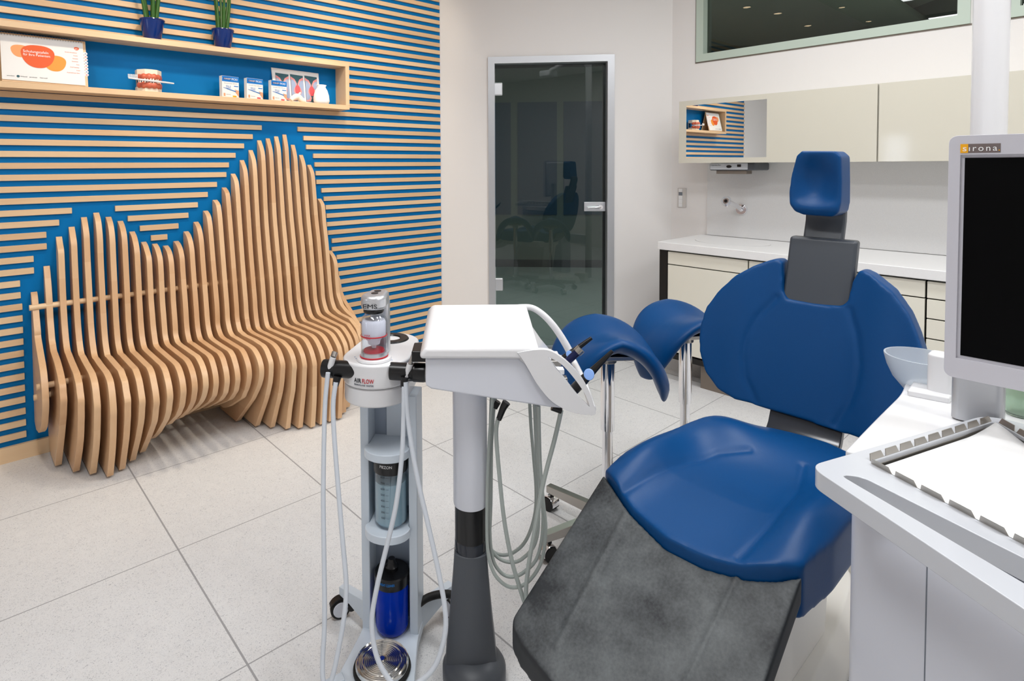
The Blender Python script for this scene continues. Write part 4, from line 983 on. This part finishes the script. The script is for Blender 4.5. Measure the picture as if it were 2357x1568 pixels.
# hoses with hand pieces
def those(pts, b, name='hose'):
    P = [onT(x, y, b-.13*max(0, (y-880)/700)) for x, y in pts]
    for p in P: p.z = max(p.z, .012)
    bm = new(); tube(bm, P, .0064, n=12, sub=8); return obj(name, bm, M_hose, tr)
those([(755, 858), (749, 920), (746, 1000), (744, 1150), (746, 1300), (747, 1430), (743, 1510), (743, 1560), (752, 1590), (766, 1555), (780, 1490), (792, 1420), (797, 1350), (789, 1250), (778, 1120), (769, 1000), (767, 930), (773, 880)], -.085)
those([(930, 890), (929, 960), (925, 1050), (912, 1160), (892, 1250), (868, 1350), (856, 1430), (864, 1500), (886, 1550), (920, 1585), (965, 1570), (1003, 1530), (1024, 1460), (1024, 1400), (1010, 1320), (988, 1220), (965, 1120), (948, 1030), (938, 950), (934, 880)], -.085)
for pts, tip in (([(757, 855), (763, 835), (767, 822)], (771, 811)), ([(936, 872), (940, 852), (944, 838)], (953, 806))):
    P = [onT(x, y, -.068) for x, y in pts]; t_ = onT(*tip, -.060)
    bm = new(); tube(bm, P, lambda u: .0085, n=14); hp_ = obj('hand_piece', bm, M_white, tr)
    bm = new(); cyl(bm, P[-1], t_, .008 if tip[0] < 900 else .006, r2=.0085 if tip[0] < 900 else .003); obj('metal_tip', bm, M_steel, hp_)
# bottles and pedal resting on the trolley
bt = thing('water_bottle', 'clear cylinder bottle of pale blue liquid with black lid on trolley shelf', 'bottle', tuple(TM @ V((.004, .010, .377))), TRZ)
bm = new(); lathe(bm, [(0, .0), (.040, .0), (.0475, .010), (.0475, .168), (.0455, .168), (.0455, .012), (.038, .003), (0, .003)], None, 40, False); obj('bottle_body', bm, M_clear, bt)
bm = new(); lathe(bm, [(0, .004), (.038, .004), (.0448, .013), (.0448, .128), (0, .128)], None, 40); obj('liquid', bm, M_water, bt)
bm = new(); lathe(bm, [(0, .158), (.049, .158), (.050, .164), (.050, .192), (.047, .196), (.046, .199), (0, .199)], None, 40); obj('lid', bm, M_black, bt)
o = text('lettering', 'PIEZON', M_pprint, bt, .011, (-.020, 0, .180), (1, 0, 0), (0, 0, 1), .0003, wid=.036); bend_text(o, 0, 0, .0505)
for k in range(8):
    o = text('scale_mark', '%d —' % (800-k*100), M_ink, bt, .0075, (-.018, 0, .150-k*.0165), (1, 0, 0), (0, 0, 1), .0002, wid=.024); bend_text(o, 0, 0, .0478)
bb = thing('disinfectant_bottle', 'deep blue bottle with black screw lid at the foot of the trolley column', 'bottle', tuple(TM @ V((.004, .010, .060))), TRZ); bb.scale = (.95, .95, .98)
bm = new(); lathe(bm, [(0, 0), (.034, 0), (.046, .010), (.0505, .024), (.0505, .150), (.047, .150), (.047, .026), (.042, .013), (.032, .005), (0, .005)], None, 40); obj('bottle_body', bm, M_bluegl, bb)
bm = new(); lathe(bm, [(0, .006), (.031, .006), (.045, .020), (.0465, .030), (.0465, .095), (0, .095)], None, 40); obj('liquid', bm, mat('blue_liquid', (6, 54, 190), .05, trans=.5, ior=1.15), bb)
bm = new(); lathe(bm, [(0, .146), (.052, .146), (.053, .152), (.053, .176), (.050, .180), (.020, .182), (.020, .192), (.013, .200), (.010, .214), (0, .214)], None, 40); obj('lid', bm, M_black, bb)
o = text('lettering', 'NIGHT CLEANER', M_cyan, bb, .010, (-.024, 0, .164), (1, 0, 0), (0, 0, 1), .0003, wid=.046); bend_text(o, 0, 0, .0535)
pd = thing('foot_pedal', 'round ribbed steel foot pedal on the front of the trolley plate', 'foot pedal', tuple(TM @ V((.012, -.126, .060))), TRZ)
bm = new(); lathe(bm, [(0, 0), (.075, 0), (.077, .006), (.075, .012), (0, .012)], None, 48); obj('rubber_ring', bm, M_rubber, pd)
pr_ = [(0, .026)]
for k in range(1, 13):
    r = .068*k/12.5; pr_ += [(r-.0022, .0265+(.004 if k > 2 else .0)), (r, .0225+(.004 if k > 2 else 0))]
pr_ = [(0, .030), (.007, .030), (.009, .024)]+[(.010+.0048*k+d, .0285-.0002*k*(k > 8) + (.0 if d == 0 else -.0042)) for k in range(12) for d in (0, .0024)]+[(.069, .026), (.071, .018), (.071, .012), (0, .012)]
bm = new(); lathe(bm, pr_, None, 64); obj('ribbed_disc', bm, mat('polished_steel', (214, 212, 208), 0.14, metal=1), pd, angle=60)

# ------------------------------------------------------------------ instrument cart
IC = V((1.061, 1.165, 0)); IRZ = math.atan2(-.67, .74)
ic = thing('instrument_cart', 'white dental instrument cart on a grey pillar with hanging hoses', 'instrument cart', tuple(IC), IRZ)
IM = Matrix.Translation(IC) @ Matrix.Rotation(IRZ, 4, 'Z'); IX = IM.to_3x3() @ V((1, 0, 0)); IY = IM.to_3x3() @ V((0, 1, 0)); IMi = IM.inverted()
def onI(x, y, b): return IMi @ onP(x, y, IC+IY*b, IY)
B0, B1 = -.125, .205
zt = lambda b: .938+.10*(b-B0)        # the lid rises towards the back
# housing body
body = [(-.112, .912), (-.112, .842), (-.098, .833), (.10, .803), (.20, .788), (.235, .785), (.20, .812), (.165, .862), (.140, .900), (.120, .915)]
def slab(bm, prof, b0, b1, tilt=.10):
    vs = prism(bm, [(a, b0, z) for a, z in prof], (0, b1-b0, 0))
    for v in vs: v.co.z += tilt*(v.co.y-B0)
bm = new(); slab(bm, body, B0+.012, B1-.012); obj('housing', bm, M_whitem, ic, bevel=(.006, 3))
lid = [(-.125, .922), (-.116, .935), (-.105, .942), (.150, .944), (.172, .942), (.160, .926), (.135, .922), (.110, .924), (.080, .914), (-.118, .914)]
bm = new(); slab(bm, [(-.126, .914), (-.124, .928), (-.110, .943), (.150, .945), (.178, .940), (.160, .914)], B0, B1); obj('lid', bm, M_white, ic, bevel=(.010, 4))
# curved cheek plate with an opening, and the far grip rim
cb = B0-.002
def cpath(L): return [(p.x, cb, p.z) for p in smooth_path([V((onI(x, y, cb).x, 0, onI(x, y, cb).z)) for x, y in L+[L[0]]], 4)[:-1]]
outer_c = cpath([(1190, 812), (1227, 806), (1260, 806), (1284, 817), (1311, 838), (1338, 868), (1357, 902), (1368, 935), (1371, 952), (1358, 956), (1315, 949), (1272, 926), (1240, 890), (1217, 852), (1203, 828)])
hole_c = cpath([(1262, 822), (1291, 838), (1319, 868), (1345, 905), (1358, 937), (1349, 930), (1328, 908), (1300, 872), (1278, 846)])
bm = new(); plate_hole(bm, outer_c, [hole_c], (0, .016, 0)); obj('cheek_plate', bm, M_white, ic, bevel=(.004, 3), angle=50)
for b0 in (B1-.006,):
    bm = new(); P = [(a, b0, z+.10*(b0-B0)) for a, z in ((.150, .936), (.190, .934), (.225, .912), (.258, .876), (.287, .832), (.306, .796), (.308, .782), (.290, .777), (.255, .780), (.222, .790), (.192, .812), (.165, .846), (.142, .884), (.115, .908))]
    tube(bm, P, lambda u: .0085+.003*math.sin(PI*u), n=14, sub=5); obj('grip_rim', bm, M_white, ic)
bm = new(); tube(bm, [(.306, B0+.004, .790), (.312, (B0+B1)/2, .790+.016), (.306, B1-.006, .790+.033)], .009, n=12); obj('front_bar', bm, M_white, ic)
bm = new(); slab(bm, [(.118, .908), (.150, .934), (.178, .900), (.215, .845), (.255, .797), (.262, .786), (.235, .786), (.200, .806), (.165, .850), (.140, .888)], B0+.014, B1-.016); obj('instrument_bay', bm, M_white, ic, bevel=(.006, 3))
for k in range(5):
    b = B0+.055+k*.052
    for a, z in ((.240, .812),):
        bm = new(); box(bm, (a-.012, b-.012, z+.10*(b-B0)-.004), (a+.020, b+.012, z+.10*(b-B0)+.012)); obj('holder_clip', bm, M_steel if k % 2 else M_white, ic, bevel=(.003, 2))
# pillar
bm = new(); lathe(bm, [(0, .478), (.0455, .478), (.0465, .484), (.0465, .82), (0, .82)], None, 40); obj('pillar_sleeve', bm, M_whitem, ic)
bm = new(); lathe(bm, [(0, .38), (.0425, .38), (.0425, .480), (0, .480)], None, 40); obj('pillar', bm, M_black, ic)
bm = new(); lathe(bm, [(0, .345), (.0430, .345), (.0434, .378), (.0425, .3815), (0, .3815)], None, 40); obj('collar', bm, M_anthg, ic)
bm = new()
sec = [(.352, .044, .044), (.30, .047, .046), (.18, .057, .052), (.075, .068, .058), (.03, .071, .060), (.0, .072, .060)]
rings = [[bm.verts.new((max(-a, min(a, a*1.25*math.cos(2*PI*k/40))), b_*math.sin(2*PI*k/40), z)) for k in range(40)] for z, a, b_ in sec]
for A, B in zip(rings, rings[1:]):
    for k in range(40): bm.faces.new((A[k], A[(k+1) % 40], B[(k+1) % 40], B[k]))
bm.faces.new(rings[0]); bm.faces.new(rings[-1]); obj('pedestal', bm, M_greyk, ic, bevel=(.003, 2))
bm = new(); lathe(bm, [(0, .002), (.084, .002), (.086, .008), (.086, .040), (.080, .050), (.050, .070), (0, .072)], Matrix.Translation((.008, -.02, 0)), 48); obj('base', bm, M_greyk, ic)
# hoses
hz = [
 [(1131, 928), (1128, 1000), (1123, 1150), (1120, 1230), (1128, 1262), (1150, 1277), (1180, 1273), (1210, 1245), (1230, 1190), (1234, 1130), (1228, 1050), (1222, 980), (1219, 938)],
 [(1140, 932), (1132, 1000), (1130, 1150), (1128, 1250), (1142, 1280), (1170, 1294), (1200, 1288), (1232, 1250), (1240, 1180), (1235, 1050), (1230, 942)],
 [(1138, 935), (1130, 1050), (1127, 1200), (1133, 1280), (1150, 1315), (1175, 1328), (1205, 1318), (1238, 1280), (1250, 1200), (1243, 1080), (1237, 950)],
 [(1134, 932), (1124, 1060), (1121, 1240), (1133, 1310), (1160, 1345), (1190, 1352), (1220, 1335), (1247, 1290), (1256, 1220), (1250, 1150), (1243, 1060), (1240, 952)],
 [(1147, 962), (1142, 1000), (1150, 1100), (1161, 1200), (1178, 1290), (1197, 1355), (1222, 1430)],
 [(1292, 944), (1277, 1010), (1251, 1110), (1231, 1220), (1217, 1300), (1211, 1370), (1222, 1440)]]
for i, h in enumerate(hz):
    b = (.06, .03, .00, -.03, -.05, -.06)[i]
    P = [onI(x, y, b) for x, y in h]
    if i < 4: P[0] = V((P[0].x, P[0].y, P[0].z+.02)); P[-1] = V((P[-1].x, P[-1].y, P[-1].z+.02))
    for p in P: p.z = max(p.z, .010)
    bm = new(); tube(bm, P, .0048 if i < 4 else .0058, n=10, sub=8); obj('hose', bm, M_hoseg, ic)
bm = new(); tube(bm, [onI(1166, 926, -.05), onI(1158, 940, -.05), onI(1148, 966, -.05)], lambda u: .011-.004*u, n=14); cyl(bm, onI(1146, 924, .0), onI(1138, 938, .0), .009); obj('hose_plug', bm, M_black, ic)
bm = new(); cyl(bm, onI(1270, 938, -.06), onI(1292, 946, -.06), .008); obj('hose_clip', bm, M_black, ic)
# side connector on the left of the housing
bm = new(); box(bm, (-.155, -.03, .875), (-.108, .05, .905)); obj('side_bracket', bm, M_black, ic, bevel=(.004, 2))
# hand pieces held in the bay
def piece(name, lab, p, q, r0, r1, m_, disc=None, tipm=None):
    p, q = onI(*p[:2], p[2]), onI(*q[:2], q[2]); pw = IM @ p
    t = thing(name, lab, 'dental handpiece', tuple(pw))
    P, Q = IM @ p, IM @ q
    bm = new(); tube(bm, [P, P.lerp(Q, .3), P.lerp(Q, .6), Q], lambda u: r0+(r1-r0)*max(0, (u-.25)/.75), n=18, sub=5); obj('grip', bm, m_, t, world=True)
    d = (Q-P).normalized()
    if disc is not None:
        c = P.lerp(Q, disc); n = -(c-EYE).normalized(); n = (n-d*n.dot(d)).normalized()
        bm = new(); lathe(bm, [(0, 0), (r0*.98, 0), (r0*.9, .002), (0, .0025)], Matrix.Translation(c+n*(r0*.86)) @ n.to_track_quat('Z', 'Y').to_matrix().to_4x4() @ Matrix.Diagonal((1, 1.1, 1, 1)), 24); obj('push_button', bm, M_lilac, t, world=True)
    if tipm:
        bm = new(); cyl(bm, Q-d*.006, Q+d*.009, r1*1.25); obj('metal_tip', bm, tipm, t, world=True)
piece('spray_handpiece', 'large black syringe handpiece with a pale blue round button', (1318, 900, -.07), (1410, 808, -.07), .0135, .0045, M_black, .42)
piece('slim_handpiece', 'slim black handpiece with a small pale blue button, rearmost on the cart', (1296, 826, .10), (1362, 778, .10), .0095, .0050, M_black, .22)
piece('motor_handpiece', 'navy blue motor handpiece with a bright steel end on the cart', (1296, 842, .06), (1332, 808, .06), .0105, .0105, mat('navy_metal', (24, 30, 70), .3, metal=.4), None, M_steel)

# ------------------------------------------------------------------ tray unit, front right
TZ = .880
tu = thing('tray_unit', 'large white dental delivery unit with handled tabletop at front right', 'delivery unit', (1.25, .1, 0))
A2 = onZ(1862, 1072, TZ); B2 = onZ(2275, 953, TZ); Be = onZ(2357, 976, TZ); C2 = onZ(2357, 1402, TZ)
dAC = (C2-A2).normalized(); dB = (Be-B2).normalized()
far_c = A2+dAC*.60; far_b = B2+(Be-B2).normalized()*.30
s1, s2 = onZ(1932, 1092, TZ), onZ(2357, 1342, TZ); s3, s4 = onZ(1985, 1098, TZ), onZ(2357, 1285, TZ)
dsO, dsI = (s2-s1).normalized(), (s4-s3).normalized()
outer = round_poly([(A2.x, A2.y), (B2.x, B2.y), (far_b.x, far_b.y), (far_b.x-.25, far_b.y-.28), (far_c.x, far_c.y)], [.03, .05, .08, .08, .08], 8)
so, si = s1+dsO*.40, s3+dsI*.38
hole = round_poly([(s1.x, s1.y), (s3.x, s3.y), (si.x, si.y), (so.x, so.y)], .016, 6)
t1, t2, t3, t4 = onZ(2003, 1064, TZ), onZ(2290, 970, TZ), onZ(2357, 1008, TZ), onZ(2357, 1252, TZ)
dT, dT2 = (t4-t1).normalized(), (t3-t2).normalized()
tr_poly = [(t1.x, t1.y), (t2.x, t2.y), ((t2+dT2*.27).x, (t2+dT2*.27).y), ((t1+dT*.30).x, (t1+dT*.30).y)]
well = round_poly(tr_poly, .015, 5)
bm = new(); plate_hole(bm, [(x, y, TZ) for x, y in outer], [[(x, y, TZ) for x, y in hole], [(x, y, TZ) for x, y in well]], (0, 0, -.032)); obj('tabletop', bm, M_unit, tu, bevel=(.007, 4), world=True, angle=40)
bm = new(); wc = V((sum(p[0] for p in tr_poly)/4, sum(p[1] for p in tr_poly)/4, 0))
def insetp(poly, k, c): return [(c.x+(x-c.x)*k, c.y+(y-c.y)*k) for x, y in poly]
prism(bm, [(x, y, TZ-.026) for x, y in insetp(well, 1.03, wc)], (0, 0, .010)); obj('well_floor', bm, M_unit, tu, smooth=False, world=True)
# cabinet body below
P1 = V((1.208, .327, 0)); side = (B2-A2).normalized()
Q1 = P1+dAC*.46; Q2 = Q1+side*.34; Q3 = P1+side*.34
bo = round_poly([(P1.x, P1.y), (Q3.x, Q3.y), (Q2.x, Q2.y), (Q1.x, Q1.y)], .030, 8)
bm = new(); prism(bm, [(x, y, .06) for x, y in bo], (0, 0, .722)); obj('cabinet_body', bm, M_whitem, tu, bevel=(.003, 2), world=True, angle=30)
bo2 = insetp(bo, .985, (P1+Q2)*.5)
bm = new(); prism(bm, [(x, y, .786) for x, y in bo], (0, 0, .060)); obj('cabinet_top', bm, M_whitem, tu, bevel=(.003, 2), world=True, angle=30)
bm = new(); prism(bm, [(x, y, .779) for x, y in bo2], (0, 0, .010)); obj('shadow_gap', bm, M_greyk, tu, smooth=False, world=True)
seamp = onP(2132, 1400, P1, V((-dAC.y, dAC.x, 0)))
nrm_ = V((dAC.y, -dAC.x, 0));
if nrm_.dot(EYE-P1) < 0: nrm_ = -nrm_
bm = new(); sp_ = V((seamp.x, seamp.y, 0)); prism(bm, [sp_-dAC*.0009+V((0, 0, .07)), sp_+dAC*.0009+V((0, 0, .07)), sp_+dAC*.0009+V((0, 0, .83)), sp_-dAC*.0009+V((0, 0, .83))], nrm_*.0006); obj('panel_seam', bm, M_gink, tu, smooth=False, world=True)
bm = new(); prism(bm, [(x, y, .0) for x, y in insetp(bo, .92, (P1+Q2)*.5)], (0, 0, .06)); obj('cabinet_foot', bm, M_greyk, tu, smooth=False, world=True)
# steel tray with notched rim
ty = thing('instrument_tray', 'brushed steel instrument tray with notched rim set into the white unit', 'tray', (wc.x, wc.y, TZ-.0155))
inn = insetp(tr_poly, .985, wc)
bm = new(); prism(bm, [(x, y, TZ-.0155) for x, y in round_poly(inn, .014, 5)], (0, 0, .002)); obj('tray_floor', bm, M_steel, ty, smooth=False, world=True)
bm = new()
for i in range(4):
    a, b = V((*inn[i], 0)), V((*inn[(i+1) % 4], 0)); d = (b-a); L = d.length; d.normalize(); n2 = V((d.y, -d.x, 0))
    if n2.dot(wc-a) > 0: n2 = -n2
    nt = max(3, int(L/.042)); prof2 = [(0, 0)]
    for k in range(nt):
        x0, x1 = L*k/nt, L*(k+1)/nt
        prof2 += [(x0+.0025, .014), (x0+.0065, .0245), (x1-.0065, .0245), (x1-.0025, .014)]
    prof2 += [(L, 0)]
    # dense strip: lower edge to notched top
    lo = [bm.verts.new(a+d*x+V((0, 0, TZ-.014))) for x, z in prof2]; up = [bm.verts.new(a+d*x+n2*(z*.30)+V((0, 0, TZ-.014+max(z, .014)))) for x, z in prof2]
    for k in range(len(lo)-1):
        try: bm.faces.new((lo[k], lo[k+1], up[k+1], up[k]))
        except ValueError: pass
    lo2 = [bm.verts.new(v.co+n2*.0012) for v in lo]; up2 = [bm.verts.new(v.co+n2*.0012) for v in up]
    for k in range(len(lo)-1):
        bm.faces.new((lo2[k+1], lo2[k], up2[k], up2[k+1])); bm.faces.new((up[k], up[k+1], up2[k+1], up2[k]))
obj('tray_rim', bm, M_steel, ty, world=True, angle=30)
pp = thing('tray_paper', 'white paper liner lying in the steel tray', 'paper liner', (wc.x, wc.y, TZ-.0125))
pq = insetp(tr_poly, .95, wc); bm = new(); NU = 16; g = []
for i in range(NU+1):
    r_ = []
    for j in range(NU+1):
        u, v = i/NU, j/NU; p = V((*pq[0], 0)).lerp(V((*pq[1], 0)), u).lerp(V((*pq[3], 0)).lerp(V((*pq[2], 0)), u), v)
        z = TZ-.0105+.0015*math.sin(u*9+v*4)*math.sin(v*7)+.0015+.012*max(0, u-.75)**1.5*math.exp(-((v-.0)/.25)**2)*8
        r_.append(bm.verts.new((p.x, p.y, z)))
    g.append(r_)
for i in range(NU):
    for j in range(NU): bm.faces.new((g[i][j], g[i+1][j], g[i+1][j+1], g[i][j+1]))
o = obj('liner_sheet', bm, M_paper, pp, world=True, angle=180); sd = o.modifiers.new('s', 'SOLIDIFY'); sd.thickness = .0006

# ------------------------------------------------------------------ monitor
XM = 1.50
m0, m1 = onX(2177.5, 313, XM), onX(2179, 862, XM)
my1 = (m0.y+m1.y)/2; mz1, mz0 = 1.4515, .975; my0 = my1-.42
mo = thing('monitor', 'grey white flat monitor with a dark screen above the tray unit', 'monitor', (XM+.05, (my0+my1)/2, mz0))
sy1, sz1, sz0 = onX(2220, 364, XM).y, 1.408, onX(2219, 824, XM).z+.003
bm = new()
rr = [(XM, y, z) for y, z in rrect(my0, mz0, my1, mz1, .014, 5)]
plate_hole(bm, rr, [[(XM, sy1+.006, sz0-.006), (XM, my0+.035, sz0-.006), (XM, my0+.035, sz1+.006), (XM, sy1+.006, sz1+.006)]], (.030, 0, 0)); obj('bezel', bm, M_bezel, mo, bevel=(.003, 2), world=True, angle=40)
bm = new(); box(bm, (XM+.006, my0+.033, sz0-.010), (XM+.026, sy1+.010, sz1+.010)); obj('screen_surround', bm, M_bezel, mo, smooth=False, world=True)
bm = new(); box(bm, (XM+.0045, my0+.040, sz0), (XM+.0065, sy1, sz1)); obj('screen', bm, M_screen, mo, smooth=False, world=True)
bm = new(); prism(bm, [(XM+.028, y, z) for y, z in rrect(my0+.02, mz0+.02, my1-.012, mz1-.02, .02, 4)], (.035, 0, 0)); obj('back_shell', bm, M_bezel, mo, bevel=(.012, 3), world=True)
la, lb = onX(2211, 332, XM), onX(2303, 351, XM)
bm = new(); box(bm, (XM-.0008, lb.y, lb.z), (XM, la.y, la.z)); lp = obj('badge', bm, M_brown, mo, smooth=False, world=True)
bw = la.y-lb.y
bm = new(); box(bm, (XM-.0014, la.y-bw*.20, lb.z), (XM-.0007, la.y, la.z)); obj('badge_field', bm, M_amber, mo, smooth=False, world=True)
text('lettering', 's', M_pprint, mo, .0165, (XM-.0016, la.y-.0028, lb.z+.0035), (0, -1, 0), (0, 0, 1), .0003, world=True, wid=bw*.10)
text('lettering', '\u0131rona', M_pprint, mo, .0165, (XM-.0016, la.y-bw*.205, lb.z+.0035), (0, -1, 0), (0, 0, 1), .0003, world=True, spacing=1.3, wid=bw*.70)
text('lettering', '.', M_amber, mo, .0165, (XM-.0016, la.y-bw*.94, lb.z+.0035), (0, -1, 0), (0, 0, 1), .0003, world=True)
XC = XM+.118
c0, c1 = onX(2187, 920, XC), onX(2310, 920, XC)
bm = new(); pc_ = rrect(0, c1.y, .045, c0.y, .014, 5); prism(bm, [(XC+x, y, .853) for x, y in pc_], (0, 0, .30)); obj('support_post', bm, M_alu, mo, world=True, bevel=(.001, 1), angle=50)

# ------------------------------------------------------------------ spittoon unit with lamp pole
su = thing('spittoon_unit', 'white spittoon unit with frosted bowl and tall white lamp pole', 'spittoon', (2.2, .32, 0))
SZ = .850
pl = [(1.285, .352), (1.500, .354), (1.715, .354), (1.850, .372), (1.900, .300), (1.860, .060), (1.700, .040), (1.690, .150), (1.650, .212), (1.560, .232), (1.300, .325)]
bm = new(); prism(bm, [(x, y, .795) for x, y in round_poly(pl, [.012, .05, .05, .05, .05, .05, .03, .03, .03, .03, .012], 5)], (0, 0, SZ-.795)); obj('cover', bm, M_white, su, bevel=(.018, 5), world=True, angle=40)
bm = new(); prism(bm, [(x, y, 0) for x, y in round_poly([(1.60, .30), (1.84, .32), (1.84, .10), (1.70, .12), (1.68, .22)], .03, 4)], (0, 0, .796)); obj('body', bm, M_whitem, su, bevel=(.006, 2), world=True, angle=30)
bm = new(); box(bm, (1.80, .20, .40), (2.20, .26, .52)); obj('pole_bracket', bm, M_whitem, su, bevel=(.006, 2), world=True)
pb = onX(2278, 200, 2.20); pbw = .039
bm = new(); cyl(bm, (2.20, pb.y, .0), (2.20, pb.y, 2.62), pbw, 40); obj('lamp_pole', bm, M_white, su, world=True)
bm = new(); tube(bm, [(2.20, pb.y, 2.58), (2.10, pb.y-.02, 2.66), (1.8, pb.y-.1, 2.70), (1.5, pb.y-.2, 2.66)], .028, n=18); obj('lamp_arm', bm, M_white, su, world=True)
bm = new(); box(bm, (1.36, pb.y-.30, 2.58), (1.54, pb.y-.12, 2.66)); obj('lamp_head', bm, M_white, su, bevel=(.02, 3), world=True)
brc = onP(2121, 823, EYE+FWD*1.47, FWD); rad = .0765
m4 = Matrix.Translation((brc.x, brc.y, brc.z-.092))
bm = new(); lathe(bm, [(.014, .0), (.036, .010), (.058, .038), (.070, .066), (rad, .092), (rad, .096), (rad-.004, .096), (.0655, .067), (.054, .041), (.033, .014), (.012, .004)], m4, 48); obj('bowl', bm, M_frost, su, world=True)
bm = new(); lathe(bm, [(0, -.03), (.028, -.03), (.022, .004), (0, .004)], m4, 28); obj('bowl_neck', bm, M_white, su, world=True)
cpp = onP(2166, 870, EYE+FWD*1.38, FWD)
bm = new(); prism(bm, [(cpp.x+x, cpp.y+y, SZ-.005) for x, y in rrect(-.022, -.026, .024, .024, .014, 5)], (0, 0, onP(2160, 812, EYE+FWD*1.38, FWD).z-SZ+.005)); obj('filler_post', bm, M_white, su, bevel=(.008, 3), world=True, angle=40)
l0, l1 = onZ(2098, 884, SZ+.012), onZ(2186, 918, SZ+.012)
bm = new(); prism(bm, [(l0.x, l0.y, SZ-.002), (l0.x+.05, l0.y+.002, SZ-.002), (l1.x+.06, l1.y, SZ-.002), (l1.x, l1.y, SZ-.002), (l0.x-.06, l0.y-.004, SZ-.002)], (0, 0, .016)); obj('bowl_ledge', bm, M_white, su, bevel=(.004, 2), world=True)
gl = onZ(2352, 962, SZ)
tg = thing('rinse_tumbler', 'pale green translucent tumbler at the right edge behind the monitor', 'tumbler', (gl.x+.02, gl.y, SZ))
bm = new(); lathe(bm, [(0, 0), (.026, 0), (.030, .004), (.036, .085), (.034, .085), (.028, .006), (0, .005)], None, 32); obj('cup', bm, mat('pale_green_glass', (214, 232, 216), .1, trans=.7, ior=1.2), tg)

# ------------------------------------------------------------------ lights
def area(name, loc, rot, sx, sy, power, col=(1, .97, .93), spread=180):
    l = bpy.data.lights.new(name, 'AREA'); l.shape = 'RECTANGLE'; l.size = sx; l.size_y = sy; l.energy = power; l.color = col; l.spread = math.radians(spread)
    o = bpy.data.objects.new(name, l); COL.objects.link(o); o.location = loc; o.rotation_euler = rot
    return o
def lamp(x, y, lx, ly, power, col=(.97, .985, 1)):
    t = thing('ceiling_light', 'flat rectangular ceiling light panel', 'ceiling light', (x, y, CEIL), group='ceiling light panels')
    bm = new(); plate_hole(bm, [(-lx/2-.02, -ly/2-.02, -.03), (lx/2+.02, -ly/2-.02, -.03), (lx/2+.02, ly/2+.02, -.03), (-lx/2-.02, ly/2+.02, -.03)], [[(-lx/2, -ly/2, -.03), (lx/2, -ly/2, -.03), (lx/2, ly/2, -.03), (-lx/2, ly/2, -.03)]], (0, 0, .029)); obj('frame', bm, M_alu, t, smooth=False)
    bm = new(); box(bm, (-lx/2, -ly/2, -.022), (lx/2, ly/2, -.012)); obj('diffuser', bm, M_lamp, t, smooth=False)
    area('ceiling_light_source', (x, y, CEIL-.032), (0, 0, 0), lx, ly, power, col)
for x, y, p in ((.2, .9, 34), (1.5, .9, 22), (2.75, .9, 27), (1.6, -1.0, 30), (2.9, -1.0, 14)): lamp(x, y, .30, 1.15, p)
def spot(x, y, z, tx, ty, tz, power, ang, blend, col=(1, .86, .68), r=.09):
    l = bpy.data.lights.new('spot_source', 'SPOT'); l.energy = power; l.spot_size = math.radians(ang); l.spot_blend = blend; l.color = col; l.shadow_soft_size = r
    o = bpy.data.objects.new('spot_source', l); COL.objects.link(o); o.location = (x, y, z)
    d = V((tx-x, ty-y, tz-z)); o.rotation_euler = d.to_track_quat('-Z', 'Y').to_euler()
    return o
for x, y, tx, tz, p, ang in ((-.05, 2.45, .40, 1.25, 72, 84), (.85, 2.45, 1.25, 1.25, 84, 84), (1.70, 2.45, 1.95, 1.45, 76, 82), (2.20, 2.55, 2.35, 2.45, 48, 80)):
    t = thing('spot_light', 'small round ceiling spot washing the slatted wall', 'spotlight', (x, y, CEIL), group='ceiling spots along the slatted wall')
    bm = new(); lathe(bm, [(.040, 0), (.050, 0), (.050, -.006), (.036, -.006)], None, 28, True); obj('trim_ring', bm, M_silver, t)
    bm = new(); lathe(bm, [(0, -.001), (.037, -.001), (.037, -.003), (0, -.003)], None, 28); obj('lens', bm, M_spotl, t)
    spot(x, y, CEIL-.012, tx, YW, tz, p, ang, .7)
for x, tx, p in ((.55, .86, 30), (1.45, 1.78, 62)):
    t = thing('spot_light', 'narrow ceiling spot aimed at the objects in the box shelf', 'spotlight', (x, 1.95, CEIL), group='narrow ceiling spots aimed at the box shelf')
    bm = new(); lathe(bm, [(.030, 0), (.038, 0), (.038, -.006), (.027, -.006)], None, 28, True); obj('trim_ring', bm, M_silver, t)
    bm = new(); lathe(bm, [(0, -.001), (.028, -.001), (.028, -.003), (0, -.003)], None, 28); obj('lens', bm, M_spotl, t)
    spot(x, 1.95, CEIL-.012, tx, 3.40, 1.82, p, 17, .6, (1, .93, .84), .02)
# added fill lights, hidden in the next rooms, brighten what shows through the glass
nl = MD @ V((1.0, .9, 2.93)); area('next_room_fill', tuple(nl), (0, 0, 0), 1.2, 1.2, 60, (.92, 1, .96))
area('next_room_fill', (XW+1.6, .3, 1.7), (PI, 0, 0), 1.0, 1.6, 22, (.97, 1, .94))

w = bpy.data.worlds.new('world'); scene.world = w; w.use_nodes = True
w.node_tree.nodes['Background'].inputs[0].default_value = (.9, .95, 1, 1); w.node_tree.nodes['Background'].inputs[1].default_value = .05
vs_ = scene.view_settings; vs_.view_transform = 'Standard'; vs_.look = 'None'; vs_.gamma = 1.0; vs_.use_curve_mapping = False; vs_.exposure = -0.38
